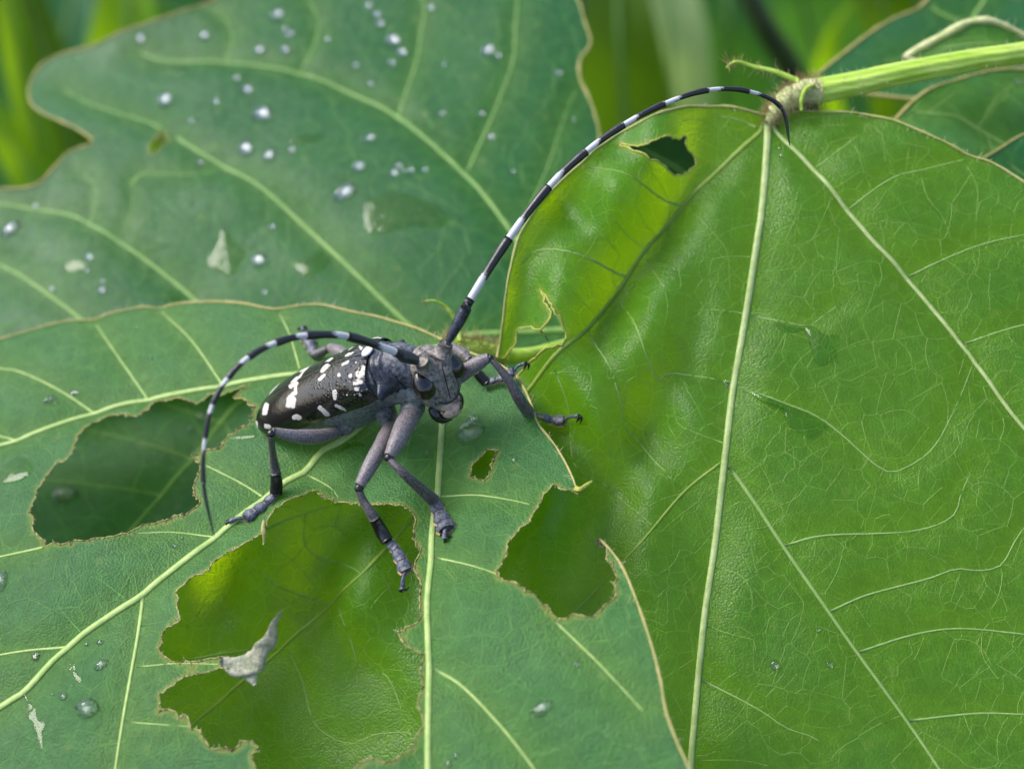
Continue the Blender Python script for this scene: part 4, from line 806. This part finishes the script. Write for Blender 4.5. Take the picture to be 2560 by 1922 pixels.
# right middle
zm = onA(1060, 1400)[2]
t_ = [(968, 1352, zm + .12), (988, 1370, zm + .1), (1002, 1398, zm + .06), (1014, 1424, zm + .02), (1006, 1470, zm - .0)]
leg('right middle leg reaching down over the big hole', [(975, 1056, 19.2), (955, 1110, 18.75), (925, 1165, 18.5), (899, 1214, 18.4)], [.06, .095, .098, .088, .062],
    [(897, 1224, 18.4), (908, 1252, 18.42), (930, 1285, 18.42), (952, 1325, zm + .14), (968, 1352, zm + .12)], [.046, .05, .062, .08, .076], t_, [[(1014, 1474, zm), (1024, 1466, zm + .01)], [(1000, 1476, zm), (1008, 1480, zm + .01)]], trad=.05)
# right front
t_ = ztar([(1086, 1252), (1096, 1278), (1108, 1303), (1116, 1322), (1112, 1345)], onA, [.16, .12, .10, .10, .08]); zf = t_[0][2]
leg('right front leg with its foot planted beside the straight midrib', [(1030, 1030, 18.95), (1008, 1070, 18.72), (992, 1105, 18.55), (973, 1141, 18.45)], [.12, .125, .112, .1, .066],
    [(971, 1146, 18.45), (1010, 1184, 18.4), (1050, 1220, (18.4 + zf) / 2), (1085, 1252, zf)], [.045, .055, .07, .082], t_, [[onA(1112, 1352, .04), onA(1109, 1356, .02)], [onA(1120, 1342, .04), onA(1130, 1340, .02)]], dark=0.0, trad=.066)
# left front
t_ = [onA(1322, 1032, .10), onB(1348, 1040, .16), onB(1380, 1049, .10), onB(1408, 1051, .08), onB(1448, 1040, .10)]
leg('left front leg stretched out onto the bright leaf', [(1130, 958, 19.15), (1160, 932, 19.05), (1195, 908, 18.95), (1224, 893, 18.9)], [.07, .092, .095, .086, .055],
    [(1228, 897, 18.9), (1252, 925, 18.88), (1274, 955, 18.9), (1300, 1000, 19.0), (1321, 1030, t_[0][2])], [.036, .045, .06, .075, .08], t_, [[onB(1454, 1046, .08), onB(1450, 1060, .02)], [onB(1446, 1048, .08), onB(1440, 1056, .02)]], dark=0.0, trad=.047)
# left middle
q0 = onA(1270, 938, .08)[2]
t_ = [(1216, 957, q0 - .05), (1240, 948, q0 - .08), (1262, 942, q0 - .12), (1284, 928, q0 - .18), (1312, 908, q0 - .25)]
leg('left middle leg crossing behind the front one at the leaf base', [(1110, 860, 19.85), (1138, 874, 19.8), (1160, 888, 19.75), (1172, 900, 19.7)], [.06, .075, .08, .055],
    [(1172, 902, 19.7), (1185, 920, 19.72), (1200, 940, 19.75), (1216, 957, q0 - .05)], [.045, .055, .068, .07], t_, [[(1322, 912, q0 - .22), (1320, 926, q0 - .15)], [(1314, 914, q0 - .2), (1308, 924, q0 - .15)]], dark=.5, trad=.042)
# left hind
q0 = onA(762, 832, .08)[2]
t_ = [(784, 886, q0 - .35), (778, 866, q0 - .22), (771, 850, q0 - .12), (763, 834, q0 - .04), (756, 822, q0 - .02)]
leg('left hind leg showing above the wing cases behind the antenna', [(880, 900, 20.2), (850, 880, 20.5), (825, 868, 20.7)], [.06, .09, .06],
    [(822, 870, 20.7), (805, 880, 20.75), (784, 888, q0 - .35)], [.045, .06, .07], t_, [[onA(748, 820, .04), onA(744, 826, .01)], [onA(762, 816, .04), onA(768, 820, .01)]], dark=0.0, trad=.055)
# coxae
mesh('prosternum', *tube(catmull([L(.70, -.02, -.30), L(.92, -.04, -.28), P(1040, 975, 19.0), P(1075, 960, 18.95)], 6), [.24, .25, .22, .14], 20), M['greyp'], beetle)
for (p0_, p1_, r) in [((1040, 1000, 19.1), (1018, 1052, 18.85), .15), ((960, 1015, 19.35), (972, 1060, 19.15), .14), ((1120, 965, 19.3), (1140, 950, 19.1), .11), ((880, 1050, 19.5), (850, 1082, 19.4), .11)]:
    a, b = P(*p0_), P(*p1_); mesh('coxa', *tube(np.array([a, a * .7 + b * .3, a * .3 + b * .7, b]), [r * .8, r, r * .9, r * .5], 16), M['greyp'], beetle)

# ------------------------------------------------------------------ water drops
def drop(leaf, px, r, label, group, asp=1.0, ang=0., hgt=.62, irr=.12, name='water_drop', poly=None, silver=True):
    silver = silver and poly is None
    uv0 = leaf.uv([px])[0]; c = leaf.w(uv0)[0]; z = (c - C_) @ F_; rc = r * z / FPX
    n_, rings = 28, 9; sd_ = random.random() * 50; vs, fs = [], []
    if poly is not None:
        pv = leaf.uv(poly); pv = pv if np.sum(pv[:, 0] * np.roll(pv[:, 1], -1) - pv[:, 1] * np.roll(pv[:, 0], -1)) > 0 else pv[::-1]; lp = resample(catmull(np.vstack([pv, pv[:1]]), 5), .01); k = np.linspace(0, len(lp) - 1, n_ + 1).astype(int)[:-1]; edge = lp[k]; uv0 = pv.mean(0); rc = np.linalg.norm(edge - uv0, axis=1).min() * .9
    else:
        edge = []
        for k in range(n_):
            th = 2 * math.pi * k / n_; q = 1 + irr * 1.6 * noise.noise(Vector((math.cos(th) * 1.3, math.sin(th) * 1.3, sd_)))
            x, y = math.cos(th) * q * rc * asp, math.sin(th) * q * rc / asp; edge.append(uv0 + [x * math.cos(ang) - y * math.sin(ang), x * math.sin(ang) + y * math.cos(ang)])
        edge = np.array(edge)
    uvs, offs = [], []
    for j in range(rings):
        t = 1 - j / rings; uvs.append(uv0 + (edge - uv0) * math.sin(t * math.pi / 2)); offs += [hgt * rc * math.cos(t * math.pi / 2)] * n_
    uvs = np.vstack(uvs + [uv0[None]]); offs = np.array(offs + [hgt * rc])
    gap = .006 if (silver or poly is not None) else -.006; top = leaf.w(uvs, offs + gap + .002); bot = leaf.w(np.vstack([edge, uv0[None]]), gap)
    N = rings * n_
    for j in range(rings - 1):
        for k in range(n_): k2 = (k + 1) % n_; fs.append((j * n_ + k, j * n_ + k2, (j + 1) * n_ + k2, (j + 1) * n_ + k))
    for k in range(n_): k2 = (k + 1) % n_; fs.append(((rings - 1) * n_ + k, (rings - 1) * n_ + k2, N)); fs.append((N + 1 + k2, N + 1 + k, N + 1 + n_)); fs.append((k2, k, N + 1 + k, N + 1 + k2))
    if poly is not None: fs = [f for f in fs if max(f) <= N]
    base = leaf.w(uv0)[0]
    o = mesh(name, np.vstack([top, bot]), fs, M['water'] if poly is None else M['film'], origin=base)
    if silver:
        o.data.materials.append(M['airfilm' if (leaf is D) else 'airfilm2'])
        for pl in o.data.polygons:
            if min(pl.vertices) > N: pl.material_index = 1
    tag(o, label, 'water drop' if name == 'water_drop' else 'water film', group); return o
lab = 'clear water drop beaded on the big soft leaf behind the beetle'; grp = 'drops on the rear leaf'
for q in [(352, 97, 14), (511, 90, 12), (692, 38, 18), (711, 73, 8), (724, 87, 12), (648, 127, 13), (713, 126, 12), (414, 253, 22), (655, 288, 26), (617, 225, 14), (592, 196, 10), (539, 255, 8), (614, 373, 19), (673, 391, 17), (501, 408, 8), (479, 303, 7), (730, 376, 9), (942, 38, 11), (922, 16, 10), (951, 61, 12), (984, 103, 19), (1004, 132, 14), (980, 159, 10), (1078, 23, 10), (1219, 127, 18), (1246, 141, 9), (1107, 163, 6), (926, 210, 7), (1105, 284, 7), (1203, 284, 8), (897, 416, 15), (984, 434, 11), (997, 416, 9), (1027, 427, 8), (1011, 430, 6), (1062, 425, 7), (1226, 344, 10), (1280, 429, 6), (1396, 184, 8), (1434, 300, 5), (646, 650, 20), (680, 567, 8), (224, 643, 10), (219, 677, 6), (130, 722, 8), (255, 726, 10), (258, 704, 6), (662, 731, 7), (90, 516, 7), (890, 165, 8), (820, 100, 7)]:
    lab_, grp_ = (('large round water drop on the big soft leaf behind the beetle', 'large drops on the rear leaf') if q[2] >= 17 else ('medium round water drop on the big soft leaf behind the beetle', 'medium drops on the rear leaf') if q[2] >= 10 else ('pinhead-small water drop on the big soft leaf behind the beetle', 'tiny drops on the rear leaf'))
    drop(D, q[:2], q[2], lab_, grp_, hgt=random.uniform(.55, .8), asp=random.uniform(.85, 1.2), ang=random.random() * 3, irr=.28)
drop(D, (921, 347), 13, 'small slanted drop under the rear leaf\'s strongest vein', 'long drops on the rear leaf', asp=1.5, ang=.4)
drop(D, (859, 481), 24, 'slanted bright oval drop on the rear leaf', None, asp=1.35, ang=.75, hgt=.6)
drop(D, (25, 572), 22, 'slanted green drop at the far side of the rear leaf', None, asp=1.3, ang=.8, hgt=.4)
for nm2, poly in [('kite-shaped flat water patch on the rear leaf', z4b((1540, 190), (1600, 270), (1700, 370), (1640, 450), (1610, 520), (1440, 460), (1460, 370), (1510, 290))), ('flat water patch beside a vein just above the chewed leaf\'s edge', z4b((1180, 620), (1260, 640), (1290, 680), (1200, 710), (1120, 715))),
                  ('wide shallow water film on the rear leaf above the chewed leaf', zb((600, 1400), (800, 1330), (1050, 1400), (1160, 1500), (1100, 1580), (900, 1560), (720, 1620), (600, 1600), (580, 1480))), ('pale irregular water film on the rear leaf next to the upright antenna side vein', z4b((2040, 440), (2130, 400), (2212, 340), (2290, 420), (2200, 500), (2130, 530), (2070, 500))),
                  ('long thin water smear on the pale upper lobe of the rear leaf', z0((1120, 490), (1200, 450), (1280, 460), (1300, 500), (1200, 520))), ('thin water smear between veins of the rear leaf', zb((60, 990), (150, 930), (280, 930), (300, 960), (180, 1000))), ('small leaf-shaped water film left of the kite-shaped patch', z4b((440, 460), (510, 420), (600, 440), (600, 480), (500, 510)))]:
    drop(D, np.mean(poly, 0), 20, nm2, None, hgt=.09, name='water_film', poly=poly)
for q in [(477, 1071, 10), (503, 1042, 11)]: drop(E, q[:2], q[2], 'small drop on the dark leaf inside the long hole', 'drops on the shaded leaf', hgt=.6)
drop(E, (162, 1235), 30, 'wide flat drop on the dark leaf in the long hole', None, asp=1.2, hgt=.3, ang=-.3)
lab = 'tiny water drop on the chewed leaf'; grp = 'tiny drops on the chewed leaf'
for q in [(250, 1606, 8), (217, 1611, 6), (181, 1713, 4), (436, 1364, 6), (455, 1345, 4), (1034, 1069, 8), (1017, 1108, 8), (1067, 1133, 6), (1285, 1151, 8), (1138, 1890, 8), (1120, 1908, 9), (1441, 1662, 9), (141, 1008, 5), (376, 896, 7), (342, 820, 4), (159, 1741, 10), (130, 1735, 5)]:
    drop(A, q[:2], q[2], lab, grp, hgt=random.uniform(.5, .75), irr=.25)
drop(A, (217, 1771), 27, 'fat glistening water drop beneath the thick slanting vein of the chewed leaf', None, hgt=.85, asp=1.12)
drop(A, (253, 1662), 15, 'bright oval water drop between the slanting vein and its branch', None, asp=1.3, ang=.6, hgt=.6)
drop(A, (90, 1640), 12, 'pale flat drop just above the slanting vein', None, hgt=.3, irr=.4)
drop(A, (3, 1452), 22, 'long drop on the chewed leaf below the long hole', None, asp=.7, hgt=.6)
drop(A, (1174, 1080), 34, 'largest clear water drop, just below the beetle\'s mouth', None, asp=1.22, ang=.12, hgt=.72)
drop(A, (1181, 1050), 17, 'small bead of water sitting behind the largest drop', None, hgt=.9)
drop(A, (1358, 1770), 22, 'long shallow water drop near the chewed leaf\'s outer edge', None, asp=1.5, ang=.3, hgt=.3, irr=.3)
drop(A, (123, 999), 12, 'slanted pale drop beside a branching vein of the chewed leaf', None, asp=1.4, ang=.5, hgt=.4); drop(A, (188, 983), 12, 'flat teal drop lying across a branching vein of the chewed leaf', None, asp=1.3, hgt=.3)
for nm2, poly in [('ragged wet trail running down from the thick slanting vein', z5((165, 1120), (200, 1190), (250, 1240), (255, 1310), (320, 1350), (290, 1400), (300, 1490), (280, 1530), (260, 1440), (220, 1410), (240, 1350), (180, 1290), (175, 1220))), ('small torn-looking wet patch below the slanting vein', z5((420, 930), (480, 890), (520, 940), (530, 1000), (570, 1030), (545, 1065), (500, 1000), (470, 970))),
                  ('curved wet film under the beetle\'s folded hind leg', z1((1110, 1540), (1180, 1470), (1270, 1440), (1370, 1460), (1390, 1490), (1280, 1490), (1200, 1510))), ('wet glossy film on the leaf curl under the beetle\'s tail', z3((290, 300), (360, 240), (450, 190), (490, 230), (500, 280), (420, 300))), ('broad water film at the leaf edge beside the long hole', dd((0, 1010), (30, 985), (62, 995), (70, 1020), (40, 1040), (5, 1045)))]:
    drop(A, np.mean(poly, 0), 20, nm2, None, hgt=.12, name='water_film', poly=poly)
lab = 'tiny clear drop on the bright leaf'; grp = 'tiny drops on the bright leaf'
for q in [(2075, 1662, 8), (2044, 1574, 6), (1816, 959, 9), (1952, 390, 6), (1948, 372, 5)]: drop(B, q[:2], q[2], lab, grp, hgt=.5, irr=.2)
drop(B, (1937, 1662), 13, 'round clear drop between the midrib and the long side vein of the bright leaf', None, hgt=.6)
for nm2, poly in [('arrow-shaped water film hanging from a side vein of the bright leaf', z7((2010, 480), (2060, 475), (2140, 530), (2200, 520), (2180, 590), (2200, 640), (2110, 700), (2070, 670), (2040, 560))), ('thin water streak along a side vein of the bright leaf', z7((1830, 450), (1900, 470), (2010, 490), (2000, 505), (1910, 515), (1850, 475))), ('jagged water film below a side vein of the bright leaf', z7((1690, 830), (1800, 865), (1900, 905), (2010, 950), (2100, 1000), (2150, 1040), (2060, 1100), (1980, 1060), (1920, 1020), (1880, 920), (1760, 890)))]:
    drop(B, np.mean(poly, 0), 20, nm2, None, hgt=.55, name='water_film', poly=poly)
drop(Fl, (2541, 206), 13, 'drop on the leaf tucked under the petiole near its straw edge', 'drops beside the petiole', hgt=.5); drop(Fl, (2469, 231), 7, 'drop on the leaf tucked under the petiole near its straw edge', 'drops beside the petiole', hgt=.5)

# ------------------------------------------------------------------ far, blurred plants
def blade(name, label, cat, path, wid, mat, fold=.25, group=None, face=None):
    """an upright leaf: path of (px, py, depth) from its foot to its tip, half widths in cm"""
    p = resample(catmull(px3(path), 8), .8); n_ = len(p); w = np.interp(np.linspace(0, 1, n_), np.linspace(0, 1, len(wid)), wid)
    T = np.gradient(p, axis=0); f = -F_ if face is None else V(*face); vs, fs, uv = [], [], []; k_ = 8
    for i in range(n_):
        t = norm(T[i]); sdv = norm(np.cross(t, f)); nn = np.cross(sdv, t)
        for k in range(k_ + 1):
            a = 2 * k / k_ - 1; vs.append(p[i] + sdv * a * w[i] + nn * fold * w[i] * a * a * (1 + .2 * noise.noise(Vector((i * .2, a, 1))))); uv.append((a * w[i], i * .8, 0))
    for i in range(n_ - 1):
        for k in range(k_): q = i * (k_ + 1) + k; fs.append((q, q + 1, q + k_ + 2, q + k_ + 1))
    root = thing(name, label, cat, p[0], group)
    mesh('leaf_blade', vs, fs, mat, root, attrs={'luv': ('FLOAT_VECTOR', uv), 'vd': ('FLOAT', np.ones(len(vs))), 'ed': ('FLOAT', np.ones(len(vs)))})
    mesh('midrib', *tube(p - f * -.04, np.maximum(.03, w * .06), 8), M['veinD'], root); return root
blade('grass_blade', 'wide bright green blade standing upright behind the rear leaf\'s upper lobe', 'grass blade', [(330, 1500, 62), (320, 800, 56), (312, 300, 52), (318, 60, 50), (330, -250, 50)], [1.0, 1.35, 1.5, 1.45, 1.3, .3], M['leafK'], .3)
blade('grass_blade', 'green blade leaning diagonally behind the notch of the rear leaf', 'grass blade', [(330, 1300, 60), (240, 600, 52), (170, 330, 50), (90, 60, 49), (0, -200, 48)], [.8, 1.0, 1.1, 1.0, .8, .3], M['leafO'], .4)
blade('grass_blade', 'light green narrow blade leaning away below the diagonal blade', 'grass blade', [(220, 1300, 58), (150, 650, 50), (70, 420, 49), (-20, 290, 48), (-160, 120, 48)], [.5, .7, .8, .8, .6, .1], M['leafK'], .4)
blade('grass_blade', 'slender blade rising beside the diagonal blade', 'grass blade', [(210, 1000, 54), (130, 500, 50), (60, 200, 49), (20, 0, 48), (-40, -200, 48)], [.4, .55, .55, .5, .4, .1], M['leafK'], .5)
blade('background_leaf', 'dark olive leaf hanging right behind the rear leaf\'s wavy edge', 'leaf', [(1620, 1200, 60), (1590, 700, 52), (1560, 300, 48), (1545, 60, 46), (1540, -250, 46)], [.8, 1.3, 1.6, 1.6, 1.3, .3], M['leafO'], .25)
blade('background_leaf', 'pale upright leaf strip beside the dark olive leaf', 'leaf', [(1700, 1100, 70), (1690, 600, 64), (1680, 250, 60), (1670, 60, 58), (1650, -250, 58)], [.6, 1.0, 1.5, 1.6, 1.4, .4], M['leafP'], .3)
blade('background_leaf', 'teal leaf in the haze of green behind the banded antenna\'s peak', 'leaf', [(1840, 1000, 72), (1830, 500, 66), (1810, 200, 62), (1820, 20, 60), (1840, -220, 60)], [.6, 1.4, 2.1, 2.0, 1.6, .3], M['leafE'], .2)
blade('background_leaf', 'bright yellow-green leaf glowing beyond the hairy stipel', 'leaf', [(2060, 900, 66), (2060, 400, 58), (2055, 220, 55), (2080, 90, 53), (2140, 0, 52)], [.2, .3, .6, 1.1, .5, .1], M['leafK'], .2)
blade('background_leaf', 'bluish leaf at the far back above the bright yellow-green one', 'leaf', [(2100, 800, 80), (2080, 300, 78), (2020, 60, 74), (1990, -60, 72), (1950, -250, 72)], [.6, 1.8, 2.6, 2.6, 2.2, .4], M['leafE'], .2)
blade('background_leaf', 'olive leaf behind the tip of the forked-vein leaf', 'leaf', [(2300, 800, 64), (2260, 300, 60), (2215, 60, 56), (2195, -40, 55), (2160, -250, 55)], [.4, 1.0, 1.5, 1.5, 1.0, .3], M['leafO'], .3)
blade('background_leaf', 'green leaf far behind the forked-vein leaf', 'leaf', [(2700, 900, 70), (2600, 400, 62), (2540, 100, 58), (2500, -40, 56), (2470, -250, 55)], [.4, 1.6, 2.2, 2.0, 1.6, .3], M['leafF'], .2)
bs2 = mesh('dark_stem', *tube(catmull(px3([(2130, 900, 62), (2060, 400, 54), (1985, 190, 50), (1920, 80, 48), (1860, -40, 47), (1800, -250, 46)]), 8), [.5, .48, .42, .35, .32, .3], 12), plain('dark_stem', (.02, .035, .008), (.04, .06, .012), 60, .6), origin=P(2130, 900, 62))
tag(bs2, 'dark slanting stem blurred behind the hairy stipel', 'stem')
blade('background_leaf', 'dark blue-grey leaf between the diagonal blades', 'leaf', [(300, 1200, 80), (200, 600, 72), (120, 300, 70), (160, 100, 68), (200, -100, 68)], [.8, 2.0, 3.2, 3.4, 2.5, .4], M['leafE'], .2)
# low undergrowth that reads as one mass
vs, fs, uv, nrm_ = [], [], [], 0
for i in range(2600):
    x = rng.uniform(-75, 75); y = rng.uniform(8, 190); z = rng.uniform(-54, -30 - (0 if y > 40 else 8)); a = rng.uniform(0, 6.28); t = rng.uniform(.1, 1.2); l_ = rng.uniform(2.5, 6); w = l_ * rng.uniform(.25, .42)
    d = np.array([math.cos(a) * math.cos(t), math.sin(a) * math.cos(t), math.sin(t)]); sdv = norm(np.cross(d, rng.normal(size=3))); nn = np.cross(sdv, d); c = np.array([x, y, z]); b = len(vs)
    for (u_, v_) in ((0, 0), (.35, -1), (.35, 1), (.7, -.8), (.7, .8), (1, 0), (.35, 0), (.7, 0)):
        vs.append(c + d * l_ * u_ + sdv * w * v_ + nn * w * .3 * abs(v_)); uv.append((u_ * l_, v_ * w, 0))
    fs += [tuple(b + q for q in f) for f in ((0, 1, 6), (0, 6, 2), (1, 3, 7, 6), (6, 7, 4, 2), (3, 5, 7), (7, 5, 4))]
ug = mesh('undergrowth', vs, fs, M['leafE'], attrs={'luv': ('FLOAT_VECTOR', uv), 'vd': ('FLOAT', np.ones(len(vs))), 'ed': ('FLOAT', np.ones(len(vs)))}, kind='stuff')
ug['label'] = 'dim mass of low leaves on the ground far below'; ug['category'] = 'undergrowth'
